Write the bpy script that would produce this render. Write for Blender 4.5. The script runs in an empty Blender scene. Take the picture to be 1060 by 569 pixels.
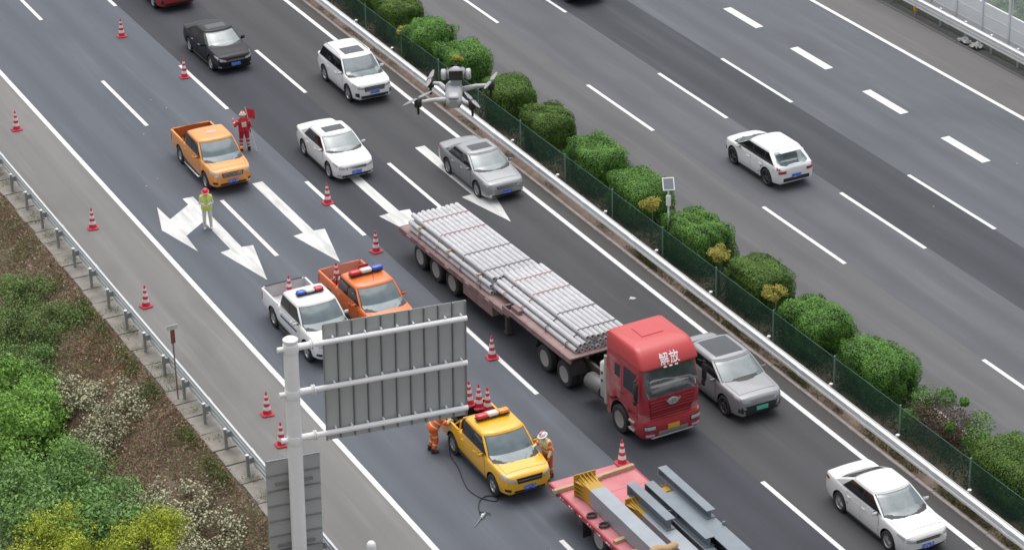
import bpy, bmesh, math, random
import numpy as np
from mathutils import Vector, Matrix
from mathutils.bvhtree import BVHTree

# ------------------------------------------------------------------ camera, sky, sun, exposure
SC = bpy.context.scene
COL = SC.collection
R = math.radians

def setup_view():
    yaw, pitch, roll = R(25.938), R(26.158), R(-1.6496)
    cp, sp = math.cos(pitch), math.sin(pitch)
    fwd = Vector((math.sin(yaw) * cp, math.cos(yaw) * cp, -sp))
    right = Vector((math.cos(yaw), -math.sin(yaw), 0))
    up = right.cross(fwd)
    r2 = right * math.cos(roll) + up * math.sin(roll)
    u2 = up * math.cos(roll) - right * math.sin(roll)
    cam = bpy.data.cameras.new('camera')
    cam.sensor_width = 36
    cam.lens = 2780.97 * 36 / 1060
    cam.clip_start, cam.clip_end = 0.5, 4000
    o = bpy.data.objects.new('camera', cam)
    COL.objects.link(o)
    m = Matrix((r2, u2, -fwd)).transposed().to_4x4()
    m.translation = (-29.4846, 0, 45.4532)
    o.matrix_world = m
    SC.camera = o

    w = bpy.data.worlds.new('World')
    SC.world = w
    w.use_nodes = True
    nt = w.node_tree
    bg = nt.nodes['Background']
    sky = nt.nodes.new('ShaderNodeTexSky')
    sky.sky_type = 'NISHITA'
    sky.sun_disc = False
    sky.sun_elevation = R(74)
    sky.sun_rotation = R(28)
    sky.air_density = 1.0
    sky.dust_density = 4.0
    hs = nt.nodes.new('ShaderNodeHueSaturation')      # an even grey cloud deck takes most of the blue out
    hs.inputs['Saturation'].default_value = 0.22
    nt.links.new(sky.outputs[0], hs.inputs['Color'])
    nt.links.new(hs.outputs[0], bg.inputs[0])
    bg.inputs[1].default_value = 0.15

    sd = bpy.data.lights.new('sun', 'SUN')
    sd.energy = 1.15
    sd.angle = R(75)
    sd.color = (1.0, 0.97, 0.93)
    s = bpy.data.objects.new('sun', sd)
    COL.objects.link(s)
    az, el = R(28), R(74)
    d = Vector((math.sin(az) * math.cos(el), math.cos(az) * math.cos(el), math.sin(el)))
    s.rotation_euler = (-d).to_track_quat('-Z', 'Y').to_euler()
    s.location = (0, 60, 60)

    SC.view_settings.view_transform = 'Standard'
    SC.view_settings.look = 'None'
    SC.view_settings.exposure = 0.34
    SC.view_settings.gamma = 1
    SC.view_settings.use_curve_mapping = False
    SC.render.engine = 'CYCLES'
    SC.cycles.use_denoising = True
    SC.cycles.pixel_filter_type = 'BLACKMAN_HARRIS'
    SC.cycles.filter_width = 1.6
    SC.cycles.max_bounces = 6
    SC.cycles.transparent_max_bounces = 12

setup_view()
RNG = random.Random(7)
NR = np.random.default_rng(11)

# ------------------------------------------------------------------ materials
MATS = {}
def mat(name, col, rough=0.6, metal=0.0, coat=0.0, var=0.08, scale=6.0, bump=0.0, bscale=40.0,
        spec=0.5, emit=0.0, alpha=1.0, stretch=None, col2=None, ramp=None, trans=0.0, ior=1.5):
    """Principled material whose colour wanders between two tones by noise in object space."""
    if name in MATS:
        return MATS[name]
    m = bpy.data.materials.new(name)
    m.use_nodes = True
    nt = m.node_tree
    b = nt.nodes['Principled BSDF']
    tc = nt.nodes.new('ShaderNodeTexCoord')
    mp = nt.nodes.new('ShaderNodeMapping')
    if stretch:
        mp.inputs['Scale'].default_value = stretch
    nt.links.new(tc.outputs['Object'], mp.inputs[0])
    nz = nt.nodes.new('ShaderNodeTexNoise')
    nz.inputs['Scale'].default_value = scale
    nz.inputs['Detail'].default_value = 4
    nt.links.new(mp.outputs[0], nz.inputs['Vector'])
    mx = nt.nodes.new('ShaderNodeMix')
    mx.data_type = 'RGBA'
    c1 = [c * (1 - var) for c in col]
    c2 = [min(1, c * (1 + var)) for c in (col2 or col)]
    mx.inputs[6].default_value = (*c1, 1)
    mx.inputs[7].default_value = (*c2, 1)
    if ramp:
        cr = nt.nodes.new('ShaderNodeMapRange')
        cr.inputs[1].default_value, cr.inputs[2].default_value = ramp
        nt.links.new(nz.outputs[0], cr.inputs[0])
        nt.links.new(cr.outputs[0], mx.inputs[0])
    else:
        nt.links.new(nz.outputs[0], mx.inputs[0])
    nt.links.new(mx.outputs[2], b.inputs['Base Color'])
    b.inputs['Roughness'].default_value = rough
    b.inputs['Metallic'].default_value = metal
    b.inputs['Coat Weight'].default_value = coat
    b.inputs['Coat Roughness'].default_value = 0.06
    b.inputs['Specular IOR Level'].default_value = spec
    b.inputs['IOR'].default_value = ior
    b.inputs['Transmission Weight'].default_value = trans
    b.inputs['Alpha'].default_value = alpha
    if emit:
        b.inputs['Emission Color'].default_value = (*col, 1)
        b.inputs['Emission Strength'].default_value = emit
    if bump:
        bn = nt.nodes.new('ShaderNodeTexNoise')
        bn.inputs['Scale'].default_value = bscale
        nt.links.new(tc.outputs['Object'], bn.inputs['Vector'])
        bu = nt.nodes.new('ShaderNodeBump')
        bu.inputs['Strength'].default_value = bump
        bu.inputs['Distance'].default_value = 0.02
        nt.links.new(bn.outputs[0], bu.inputs['Height'])
        nt.links.new(bu.outputs[0], b.inputs['Normal'])
    MATS[name] = m
    return m

def asphalt(name, col, worn, speck=0.12, tracks=(), seed=0.0):
    """Asphalt: fine aggregate, long drifting wear along the road, blotches, faint tyre tracks at the given X."""
    if name in MATS:
        return MATS[name]
    m = bpy.data.materials.new(name)
    m.use_nodes = True
    nt = m.node_tree
    L = nt.links.new
    b = nt.nodes['Principled BSDF']
    tc = nt.nodes.new('ShaderNodeTexCoord')
    def noise(scale, stretch, detail=3):
        mp = nt.nodes.new('ShaderNodeMapping')
        mp.inputs['Scale'].default_value = stretch
        mp.inputs['Location'].default_value = (seed, seed * 1.7, 0)
        L(tc.outputs['Object'], mp.inputs[0])
        n = nt.nodes.new('ShaderNodeTexNoise')
        n.inputs['Scale'].default_value = scale
        n.inputs['Detail'].default_value = detail
        L(mp.outputs[0], n.inputs['Vector'])
        return n.outputs[0]
    def mixc(f, a, c):
        mx = nt.nodes.new('ShaderNodeMix')
        mx.data_type = 'RGBA'
        for s, v in ((0, f), (6, a), (7, c)):
            if isinstance(v, tuple):
                mx.inputs[s].default_value = (*v, 1)
            else:
                L(v, mx.inputs[s])
        return mx.outputs[2]
    def rng(v, a, c, d=0.0, e=1.0):
        mr = nt.nodes.new('ShaderNodeMapRange')
        for i, x in enumerate((a, c, d, e)):
            mr.inputs[i + 1].default_value = x
        L(v, mr.inputs[0])
        return mr.outputs[0]
    base = mixc(rng(noise(1.0, (0.9, 0.035, 1)), 0.36, 0.64), col, worn)
    dk = tuple(c * 0.74 for c in col)
    base = mixc(rng(noise(0.35, (1, 0.35, 1), 5), 0.52, 0.72, 0, 0.6), base, dk)
    li = tuple(min(1, c * 1.25) for c in worn)
    base = mixc(rng(noise(1.6, (1.6, 0.08, 1), 2), 0.56, 0.75, 0, 0.45), base, li)
    if tracks:
        sp = nt.nodes.new('ShaderNodeSeparateXYZ')
        L(tc.outputs['Object'], sp.inputs[0])
        acc = None
        for t in tracks:
            a = nt.nodes.new('ShaderNodeMath'); a.operation = 'SUBTRACT'; a.inputs[1].default_value = t
            L(sp.outputs[0], a.inputs[0])
            c = nt.nodes.new('ShaderNodeMath'); c.operation = 'ABSOLUTE'
            L(a.outputs[0], c.inputs[0])
            v = rng(c.outputs[0], 0.1, 0.55, 0.55, 0.0)
            if acc is None:
                acc = v
            else:
                d = nt.nodes.new('ShaderNodeMath'); d.operation = 'MAXIMUM'
                L(acc, d.inputs[0]); L(v, d.inputs[1])
                acc = d.outputs[0]
        base = mixc(acc, base, tuple(c * 0.80 for c in col))
    hv = nt.nodes.new('ShaderNodeHueSaturation')
    L(base, hv.inputs['Color'])
    L(rng(noise(38, (1, 1, 1), 2), 0.3, 0.7, 1 - speck, 1 + speck), hv.inputs['Value'])
    L(hv.outputs[0], b.inputs['Base Color'])
    b.inputs['Roughness'].default_value = 0.82
    b.inputs['Specular IOR Level'].default_value = 0.3
    bu = nt.nodes.new('ShaderNodeBump')
    bu.inputs['Strength'].default_value = 0.25
    bu.inputs['Distance'].default_value = 0.01
    L(noise(70, (1, 1, 1), 2), bu.inputs['Height'])
    L(bu.outputs[0], b.inputs['Normal'])
    MATS[name] = m
    return m

def leafmat(name, dark, light, rough=0.6, trans=0.25):
    """Leaves: every leaf takes its own tone from a per-face random attribute, with larger drifts by noise."""
    if name in MATS:
        return MATS[name]
    m = bpy.data.materials.new(name)
    m.use_nodes = True
    nt = m.node_tree
    L = nt.links.new
    b = nt.nodes['Principled BSDF']
    at = nt.nodes.new('ShaderNodeAttribute')
    at.attribute_name = 'tone'
    tc = nt.nodes.new('ShaderNodeTexCoord')
    nz = nt.nodes.new('ShaderNodeTexNoise')
    nz.inputs['Scale'].default_value = 1.7
    L(tc.outputs['Object'], nz.inputs['Vector'])
    ad = nt.nodes.new('ShaderNodeMath'); ad.operation = 'MULTIPLY_ADD'
    ad.inputs[1].default_value = 0.6; 
    L(at.outputs['Fac'], ad.inputs[0])
    mr = nt.nodes.new('ShaderNodeMapRange')
    mr.inputs[1].default_value, mr.inputs[2].default_value = 0.3, 0.7
    mr.inputs[4].default_value = 0.4
    L(nz.outputs[0], mr.inputs[0])
    L(mr.outputs[0], ad.inputs[2])
    mx = nt.nodes.new('ShaderNodeMix'); mx.data_type = 'RGBA'
    mx.inputs[6].default_value = (*dark, 1)
    mx.inputs[7].default_value = (*light, 1)
    L(ad.outputs[0], mx.inputs[0])
    L(mx.outputs[2], b.inputs['Base Color'])
    b.inputs['Roughness'].default_value = rough
    b.inputs['Specular IOR Level'].default_value = 0.3
    tr = nt.nodes.new('ShaderNodeBsdfTranslucent')
    L(mx.outputs[2], tr.inputs['Color'])
    ms = nt.nodes.new('ShaderNodeMixShader')
    ms.inputs[0].default_value = trans
    out = nt.nodes['Material Output']
    L(b.outputs[0], ms.inputs[1]); L(tr.outputs[0], ms.inputs[2]); L(ms.outputs[0], out.inputs[0])
    MATS[name] = m
    return m

# ------------------------------------------------------------------ mesh helpers
class MB:
    """Collects simple solids into one mesh."""
    def __init__(self):
        self.v, self.f, self.m = [], [], []
        self.mi = 0
    def add(self, vs, fs):
        o = len(self.v)
        self.v += [tuple(p) for p in vs]
        self.f += [tuple(i + o for i in f) for f in fs]
        self.m += [self.mi] * len(fs)
        return self
    def box(self, c, s, rot=None, bev=0.0):
        x, y, z = s[0] / 2, s[1] / 2, s[2] / 2
        if bev > 0:
            b = min(bev, x * .9, y * .9, z * .9)
            vs, ring = [], []
            for zz, ins in ((-z, b), (-z + b, 0), (z - b, 0), (z, b)):
                X, Y = x - ins, y - ins
                vs += [(-X + b, -Y, zz), (X - b, -Y, zz), (X, -Y + b, zz), (X, Y - b, zz),
                       (X - b, Y, zz), (-X + b, Y, zz), (-X, Y - b, zz), (-X, -Y + b, zz)]
            fs = [tuple(range(7, -1, -1)), tuple(range(24, 32))]
            for r in range(3):
                for i in range(8):
                    j = (i + 1) % 8
                    fs.append((r * 8 + i, r * 8 + j, r * 8 + 8 + j, r * 8 + 8 + i))
        else:
            vs = [(-x, -y, -z), (x, -y, -z), (x, y, -z), (-x, y, -z), (-x, -y, z), (x, -y, z), (x, y, z), (-x, y, z)]
            fs = [(3, 2, 1, 0), (4, 5, 6, 7), (0, 1, 5, 4), (1, 2, 6, 5), (2, 3, 7, 6), (3, 0, 4, 7)]
        M = rot if rot is not None else Matrix.Identity(3)
        c = Vector(c)
        return self.add([M @ Vector(p) + c for p in vs], fs)
    def cyl(self, p0, p1, r0, r1=None, n=12, cap=True):
        r1 = r0 if r1 is None else r1
        p0, p1 = Vector(p0), Vector(p1)
        d = (p1 - p0).normalized()
        a = d.orthogonal().normalized()
        b = d.cross(a)
        vs = []
        for p, r in ((p0, r0), (p1, r1)):
            for i in range(n):
                t = 2 * math.pi * i / n
                vs.append(p + a * (r * math.cos(t)) + b * (r * math.sin(t)))
        fs = [(i, (i + 1) % n, n + (i + 1) % n, n + i) for i in range(n)]
        if cap:
            fs += [tuple(range(n - 1, -1, -1)), tuple(range(n, 2 * n))]
        return self.add(vs, fs)
    def tube(self, pts, r, n=8):
        pts = [Vector(p) for p in pts]
        vs = []
        for i, p in enumerate(pts):
            d = (pts[min(i + 1, len(pts) - 1)] - pts[max(i - 1, 0)]).normalized()
            up = Vector((0, 0, 1)) if abs(d.z) < .9 else Vector((1, 0, 0))
            a = d.cross(up).normalized(); b = a.cross(d)
            rr = r[i] if isinstance(r, (list, tuple)) else r
            for k in range(n):
                t = 2 * math.pi * k / n
                vs.append(p + a * (rr * math.cos(t)) + b * (rr * math.sin(t)))
        fs = []
        for i in range(len(pts) - 1):
            for k in range(n):
                j = (k + 1) % n
                fs.append((i * n + k, i * n + j, (i + 1) * n + j, (i + 1) * n + k))
        fs += [tuple(range(n - 1, -1, -1)), tuple(range((len(pts) - 1) * n, len(pts) * n))]
        return self.add(vs, fs)
    def lathe(self, prof, axis='Z', n=20, c=(0, 0, 0)):
        vs = []
        for (r, h) in prof:
            for i in range(n):
                t = 2 * math.pi * i / n
                if axis == 'Z': p = (r * math.cos(t), r * math.sin(t), h)
                elif axis == 'X': p = (h, r * math.cos(t), r * math.sin(t))
                else: p = (r * math.cos(t), h, r * math.sin(t))
                vs.append((p[0] + c[0], p[1] + c[1], p[2] + c[2]))
        fs = []
        for k in range(len(prof) - 1):
            for i in range(n):
                j = (i + 1) % n
                fs.append((k * n + i, k * n + j, (k + 1) * n + j, (k + 1) * n + i))
        fs += [tuple(range(n - 1, -1, -1)), tuple(range((len(prof) - 1) * n, len(prof) * n))]
        return self.add(vs, fs)
    def extrude(self, poly, a0, a1, axis='Y'):
        """poly in the plane across `axis`: (x,z) for Y, (y,z) for X, (x,y) for Z."""
        n = len(poly)
        vs = []
        for a in (a0, a1):
            for p in poly:
                vs.append((p[0], a, p[1]) if axis == 'Y' else (a, p[0], p[1]) if axis == 'X' else (p[0], p[1], a))
        fs = [(i, (i + 1) % n, n + (i + 1) % n, n + i) for i in range(n)]
        fs += [tuple(range(n - 1, -1, -1)), tuple(range(n, 2 * n))]
        return self.add(vs, fs)
    def loft(self, rings, cap=True):
        n = len(rings[0])
        vs = [p for r in rings for p in r]
        fs = []
        for k in range(len(rings) - 1):
            for i in range(n):
                j = (i + 1) % n
                fs.append((k * n + i, k * n + j, (k + 1) * n + j, (k + 1) * n + i))
        if cap:
            fs += [tuple(range(n - 1, -1, -1)), tuple(range((len(rings) - 1) * n, len(rings) * n))]
        return self.add(vs, fs)
    def mesh(self, name, smooth=None):
        me = bpy.data.meshes.new(name)
        me.from_pydata(self.v, [], self.f)
        me.polygons.foreach_set('material_index', self.m)
        bm = bmesh.new(); bm.from_mesh(me)
        bmesh.ops.recalc_face_normals(bm, faces=bm.faces)
        bm.to_mesh(me); bm.free()
        if smooth is not None:
            me.polygons.foreach_set('use_smooth', [True] * len(me.polygons))
            me.set_sharp_from_angle(angle=R(smooth))
        me.update()
        return me
    def build(self, name, mats, parent=None, smooth=None):
        me = self.mesh(name, smooth)
        for m in (mats if isinstance(mats, (list, tuple)) else [mats]):
            me.materials.append(m)
        return link(name, me, parent)

def link(name, data, parent=None, loc=None, rot=None):
    o = bpy.data.objects.new(name, data)
    COL.objects.link(o)
    if parent is not None:
        o.parent = parent
    if loc is not None:
        o.location = loc
    if rot is not None:
        o.rotation_euler = rot
    return o

def tag(o, label, cat, group=None):
    o['label'] = label
    o['category'] = cat
    if group:
        o['group'] = group
    return o

def thing(name, label, cat, loc=(0, 0, 0), rz=0.0, group=None):
    o = bpy.data.objects.new(name, None)
    o.empty_display_size = 0.2
    COL.objects.link(o)
    o.location = loc
    o.rotation_euler = (0, 0, rz)
    return tag(o, label, cat, group)

def copy_tree(o, parent=None):
    c = o.copy()
    COL.objects.link(c)
    c.parent = parent
    for ch in list(o.children):
        copy_tree(ch, c)
    return c

def struct(name, mb, m, parent=None, smooth=None):
    o = mb.build(name, m, parent, smooth)
    if parent is None:
        o['kind'] = 'structure'
    return o

def ordinal(i):
    return ['first', 'second', 'third', 'fourth', 'fifth', 'sixth', 'seventh', 'eighth', 'ninth', 'tenth', 'eleventh',
            'twelfth', 'thirteenth', 'fourteenth', 'fifteenth', 'sixteenth'][i]

def sheet(x0, x1, y0, y1, z, nx=1, ny=1):
    mb = MB()
    vs = [(x0 + (x1 - x0) * i / nx, y0 + (y1 - y0) * j / ny, z) for j in range(ny + 1) for i in range(nx + 1)]
    fs = [(j * (nx + 1) + i, j * (nx + 1) + i + 1, (j + 1) * (nx + 1) + i + 1, (j + 1) * (nx + 1) + i)
          for j in range(ny) for i in range(nx)]
    return mb.add(vs, fs)

# ------------------------------------------------------------------ common materials
WHITE_LINE = mat('road_paint', (0.42, 0.42, 0.425), 0.7, var=0.08, scale=4, col2=(0.66, 0.66, 0.665), ramp=(0.12, 0.42), bump=0.15)
OLD_PAINT = mat('worn_road_paint', (0.44, 0.445, 0.435), 0.7, var=0.06, scale=1.6, stretch=(2.2, 0.35, 1), col2=(0.62, 0.62, 0.605), ramp=(0.25, 0.60), bump=0.15)
GALV = mat('galvanised_steel', (0.46, 0.48, 0.49), 0.5, 0.35, var=0.12, scale=3)
GALV_W = mat('pale_galvanised_steel', (0.80, 0.81, 0.81), 0.45, 0.15, var=0.08, scale=2)
GALV_D = mat('weathered_steel_post', (0.28, 0.30, 0.31), 0.6, 0.2, var=0.15, scale=5)
CONC = mat('concrete', (0.155, 0.14, 0.12), 0.9, var=0.2, scale=2.2, bump=0.3, col2=(0.30, 0.28, 0.25))
BLACK = mat('black_plastic', (0.022, 0.023, 0.025), 0.5, var=0.15)
RUBBER = mat('tyre_rubber', (0.03, 0.03, 0.031), 0.85, var=0.2, scale=12)
RIM = mat('alloy_rim', (0.48, 0.49, 0.50), 0.35, 0.6, var=0.08)
DARKRIM = mat('dark_rim', (0.10, 0.10, 0.105), 0.4, 0.5)
CHROME = mat('chrome_trim', (0.75, 0.76, 0.77), 0.2, 0.85, var=0.04)
GLASS_F = mat('windscreen_glass', (0.065, 0.095, 0.105), 0.10, 0.0, coat=0.0, var=0.35, scale=2.6, col2=(0.13, 0.175, 0.19), spec=0.9, ior=1.6)  # the sky's reflection is put into this paler base colour
GLASS_S = mat('side_window_glass', (0.012, 0.014, 0.016), 0.06, spec=0.8, var=0.2)  # near black base stands for the dark surroundings that side panes reflect
GLASS_R = mat('roof_glass', (0.05, 0.055, 0.062), 0.08, spec=0.8, var=0.15)
LAMP = mat('headlamp_lens', (0.40, 0.42, 0.44), 0.12, 0.3, coat=1.0, var=0.4, scale=16, col2=(0.62, 0.64, 0.66))
TAIL = mat('tail_lamp_lens', (0.42, 0.02, 0.025), 0.15, coat=1.0, var=0.2)
RED_LENS = mat('red_beacon_lens', (0.62, 0.02, 0.035), 0.2, coat=0.6)
BLUE_LENS = mat('blue_beacon_lens', (0.03, 0.10, 0.52), 0.2, coat=0.6)
WHITE_LENS = mat('white_beacon_housing', (0.72, 0.70, 0.68), 0.35)
AMBER_LENS = mat('amber_beacon_lens', (0.85, 0.30, 0.02), 0.2, coat=0.6)
def plate_mat(name, bgc, ink):
    return mat(name, bgc, 0.45, var=0.05, scale=30, col2=ink, ramp=(0.56, 0.60), stretch=(1.6, 1, 0.6))
PLATE_BLUE = plate_mat('blue_plate', (0.03, 0.14, 0.60), (0.6, 0.68, 0.85))
PLATE_GREEN = plate_mat('green_plate', (0.10, 0.52, 0.36), (0.12, 0.30, 0.22))
PLATE_YEL = plate_mat('yellow_plate', (0.72, 0.40, 0.03), (0.35, 0.18, 0.02))
# ------------------------------------------------------------------ ground, embankment, carriageways
Y0, Y1 = 15.0, 320.0
GRASS_GROUND = mat('meadow_ground', (0.06, 0.075, 0.03), 0.95, var=0.3, scale=0.4, col2=(0.12, 0.10, 0.06), bump=0.4, bscale=5)
struct('ground', sheet(-1500, 1500, -1400, 1900, -7.5), GRASS_GROUND)

SLOPE_SOIL = mat('dry_slope_soil', (0.115, 0.082, 0.058), 0.95, var=0.3, scale=1.3, col2=(0.20, 0.15, 0.105), bump=0.6, bscale=9)
def slope_z(x, y):
    return min(0.0, (x + 4.0) * 0.5)
def terrain_left():
    mb = MB()
    xs = np.concatenate([np.linspace(-4.0, -12, 41), np.linspace(-13, -19.2, 8)])
    ys = np.linspace(40, 130, 226)
    vs = []
    for y in ys:
        for x in xs:
            n = 0.10 * math.sin(x * 1.7 + y * 0.9) + 0.08 * math.sin(x * 3.1 - y * 2.3) + NR.uniform(-.05, .05)
            k = min(1, (-4.0 - x) / 1.5)
            vs.append((x, y, slope_z(x, y) - 0.06 + n * k))
    nx = len(xs)
    fs = [(j * nx + i, j * nx + i + 1, (j + 1) * nx + i + 1, (j + 1) * nx + i) for j in range(len(ys) - 1) for i in range(nx - 1)]
    mb.add(vs, fs)
    for (a, b) in ((Y0, 40), (130, Y1)):
        mb.add([(-4, a, -.06), (-19.2, a, -7.6), (-19.2, b, -7.6), (-4, b, -.06)], [(0, 1, 2, 3)])
    struct('embankment_slope', mb, SLOPE_SOIL, smooth=60)
terrain_left()
struct('road_base', MB().extrude([(-3.98, -.07), (-4.1, -1.0), (-12, -7.4), (58, -7.4), (43, -.10), (42.9, -.055)], Y0, Y1, 'Y'),
       mat('road_base_fill', (0.13, 0.12, 0.10), 0.95, var=0.2, scale=1))
mbv = MB()
vs, fs = [], []
for j in range(120):
    for i, x in enumerate((40.35, 41.5, 43, 46, 50, 58.5)):
        z = -.02 if x < 41 else -.05 if x < 43.5 else -.1 - (x - 43) * 0.48
        vs.append((x, 70 + j * .6, z + (NR.uniform(-.1, .1) if x > 43.5 else 0)))
for j in range(119):
    for i in range(5):
        fs.append((j * 6 + i, j * 6 + i + 1, j * 6 + 7 + i, j * 6 + 6 + i))
mbv.add(vs, fs)
struct('verge_beyond_barrier', mbv, mat('verge_soil', (0.05, 0.055, 0.045), 0.95, var=0.3, scale=1.5, bump=.4), smooth=60)

A_LANE12 = asphalt('asphalt_blue_grey', (0.102, 0.112, 0.132), (0.113, 0.124, 0.144), tracks=(1.05, 2.75, 4.75, 6.5), seed=3)
A_DARK = asphalt('asphalt_new_dark', (0.051, 0.054, 0.064), (0.058, 0.061, 0.073), tracks=(8.5, 10.3), seed=9)
A_LANE4 = asphalt('asphalt_fast_lane', (0.067, 0.069, 0.074), (0.076, 0.077, 0.081), tracks=(12.3, 14.0), seed=5)
A_STRIP = asphalt('asphalt_median_strip', (0.070, 0.068, 0.067), (0.085, 0.081, 0.080), seed=1)
A_SHOULDER = asphalt('asphalt_hard_shoulder', (0.161, 0.159, 0.155), (0.199, 0.194, 0.187), seed=12)
A_FAR1 = asphalt('asphalt_far_inner_lane', (0.116, 0.117, 0.121), (0.132, 0.131, 0.136), tracks=(20.0, 21.6), seed=2)
A_FAR2 = asphalt('asphalt_far_second_lane', (0.110, 0.113, 0.126), (0.122, 0.126, 0.139), tracks=(23.5, 25.2), seed=4)
A_FAR3 = asphalt('asphalt_far_dark_lane', (0.058, 0.062, 0.073), (0.072, 0.076, 0.088), tracks=(27.0, 28.6), seed=6)
A_FAR4 = asphalt('asphalt_far_slow_lane', (0.107, 0.114, 0.128), (0.117, 0.125, 0.139), tracks=(30.5, 32.0), seed=8)
A_FARS = asphalt('asphalt_far_shoulder', (0.127, 0.125, 0.124), (0.145, 0.142, 0.140), seed=10)

def strip(name, x0, x1, m):
    return struct(name, sheet(x0, x1, Y0, Y1, 0.0), m)
ROAD_SH = strip('road_shoulder', -3.05, 0.02, A_SHOULDER)
ROAD_12 = strip('road_lanes', 0.02, 7.62, A_LANE12)
ROAD_3 = strip('resurfaced_road_lane', 7.62, 11.18, A_DARK)
ROAD_4 = strip('road_lane', 11.18, 15.10, A_LANE4)
ROAD_M = strip('road_median_strip', 15.10, 15.66, A_STRIP)
FAR_1 = strip('far_road_inner_lane', 19.02, 22.6, A_FAR1)
FAR_2 = strip('far_road_lane', 22.6, 26.12, A_FAR2)
FAR_3 = strip('far_road_dark_lane', 26.12, 29.3, A_FAR3)
FAR_4 = strip('far_road_slow_lanes', 29.3, 37.0, A_FAR4)
FAR_S = strip('far_road_shoulder', 37.0, 39.62, A_FARS)

# painted markings, 5 mm proud of the asphalt they lie on
def mark(name, poly, parent, m=WHITE_LINE, z=0.005):
    mb = MB()
    n = len(poly)
    mb.add([(p[0], p[1], z) for p in poly], [tuple(range(n))])
    return mb.build(name, m, parent)
def rect(x, w, y0, y1):
    return [(x - w / 2, y0), (x + w / 2, y0), (x + w / 2, y1), (x - w / 2, y1)]
def rough_edge(x, w, y0, y1, n):
    """A long solid line cut into a few lengths, each a hair off, as repainting leaves it."""
    out, y = [], y0
    for k in range(n):
        e = y0 + (y1 - y0) * (k + 1) / n
        out.append(rect(x + RNG.uniform(-.006, .006), w * RNG.uniform(.97, 1.03), y, e - .02))
        y = e
    return out
for q in rough_edge(0.0, 0.20, Y0, Y1, 14):
    mark('edge_line', q, ROAD_12, z=.006)
for q in rough_edge(15.0, 0.20, Y0, Y1, 14):
    mark('edge_line', q, ROAD_4, z=.006)
for x, par in ((3.75, ROAD_12), (7.5, ROAD_12), (11.25, ROAD_4)):
    for k in range(-5, 10):
        y = 125.3 - 15 * k
        if y - 6 > Y0:
            mark('lane_dash', rect(x, .17, y - 6, y), par, z=.007)
for x, ph, par in ((22.57, 113.75, FAR_1), (26.0, 113.35, FAR_2), (29.36, 113.45, FAR_4)):
    for k in range(-5, 10):
        y = ph - 15 * k
        if y - 6 > Y0:
            mark('lane_dash', rect(x, .165, y - 6, y), par, z=.007)
for k in range(-8, 14):
    y = 103.95 - 6.0 * k
    if y > Y0 + 4:
        mark('wide_lane_dash', rect(32.9, .42, y - 3, y), FAR_4, z=.007)
for q in rough_edge(36.95, 0.20, Y0, Y1, 14):
    mark('edge_line', q, FAR_4, z=.006)

def straight_arrow(x, par, m, dy=0.0):
    a = [(x - .225, 96.22), (x + .225, 96.22), (x + .225, 90.72), (x + .68, 90.66), (x, 87.55), (x - .68, 90.66), (x - .225, 90.72)]
    mark('direction_arrow', [(p[0], p[1] + dy) for p in a], par, m, .007)
straight_arrow(5.68, ROAD_12, OLD_PAINT)
straight_arrow(9.42, ROAD_3, OLD_PAINT)
straight_arrow(13.12, ROAD_4, OLD_PAINT)
mark('direction_arrow', [(2.40, 96.25), (2.85, 96.22), (2.83, 90.74), (3.29, 90.66), (2.61, 87.5), (1.92, 90.68), (2.37, 90.77),
                         (2.37, 93.74), (1.28, 92.79), (1.18, 91.22), (0.61, 93.77), (1.2, 95.99), (1.26, 94.6), (2.40, 95.58)],
     ROAD_12, OLD_PAINT, .007)

SCUFF = mat('chalky_scuff', (.30, .30, .30), .9, var=.3, scale=12, col2=(.55, .55, .55))
def blotch(cx, cy, r, ax, par, n=14, z=.006):
    mark('road_scuff', [(cx + r * ax * math.cos(6.283 * k / n) * RNG.uniform(.5, 1.2), cy + r * math.sin(6.283 * k / n) * RNG.uniform(.5, 1.2)) for k in range(n)], par, SCUFF, z)
blotch(14.05, 79.2, .12, 1.2, ROAD_4)
for (x, y) in ((1.55, 98.2), (2.2, 98.7), (3.3, 103.5), (-.2, 106.3), (4.9, 107.0), (5.2, 105.8), (12.3, 77.1), (2.1, 76.3), (28.5, 80.4), (33.9, 82.2)):
    blotch(x, y, .035, 1.0, ROAD_12 if x < 7 else ROAD_4 if x < 16 else FAR_4, 7)

# ------------------------------------------------------------------ left verge: paving slabs and guardrail
verge = struct('paved_verge', MB().box((-3.52, 88, -.10), (0.90, 60, .10)), mat('verge_bed', (0.10, 0.085, 0.065), 0.95, var=.3, scale=3))
y = 58.2
k = 0
while y < 117.5:
    ln = RNG.uniform(1.05, 1.6)
    mb = MB()
    w = 0.90 + RNG.uniform(-.05, .07)
    mb.box((-3.06 - w / 2, y + ln / 2, -.045 + RNG.uniform(-.006, .014)), (w - .005, ln - RNG.uniform(.03, .09), .12),
           Matrix.Rotation(RNG.uniform(-.02, .02), 3, 'Y') @ Matrix.Rotation(RNG.uniform(-.02, .02), 3, 'Z'), .012)
    mb.build('slab', CONC, verge)
    y += ln
    k += 1

def wbeam_profile(x, z, face, waves=2, k_=1.0):
    """Corrugated beam section with its waves on the `face` side; each wave about 16 cm tall and 9 cm deep."""
    pts = [(0, 0)]
    for k in range(waves):
        b0 = k * .17
        pts += [(.02, b0 + .010), (.105, b0 + .035), (.105, b0 + .095), (.0, b0 + .125)]
        if k < waves - 1:
            pts += [(.0, b0 + .160), (.0, b0 + .172)]
    pts.append((0, waves * .17 - .01))
    h = waves * .085
    pts = [(p, (q - h) * k_) for p, q in pts]
    out = [(x + face * p, z + q) for p, q in pts]
    back = [(x + face * (p - .012), z + q) for p, q in reversed(pts)]
    return out + back

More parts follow.
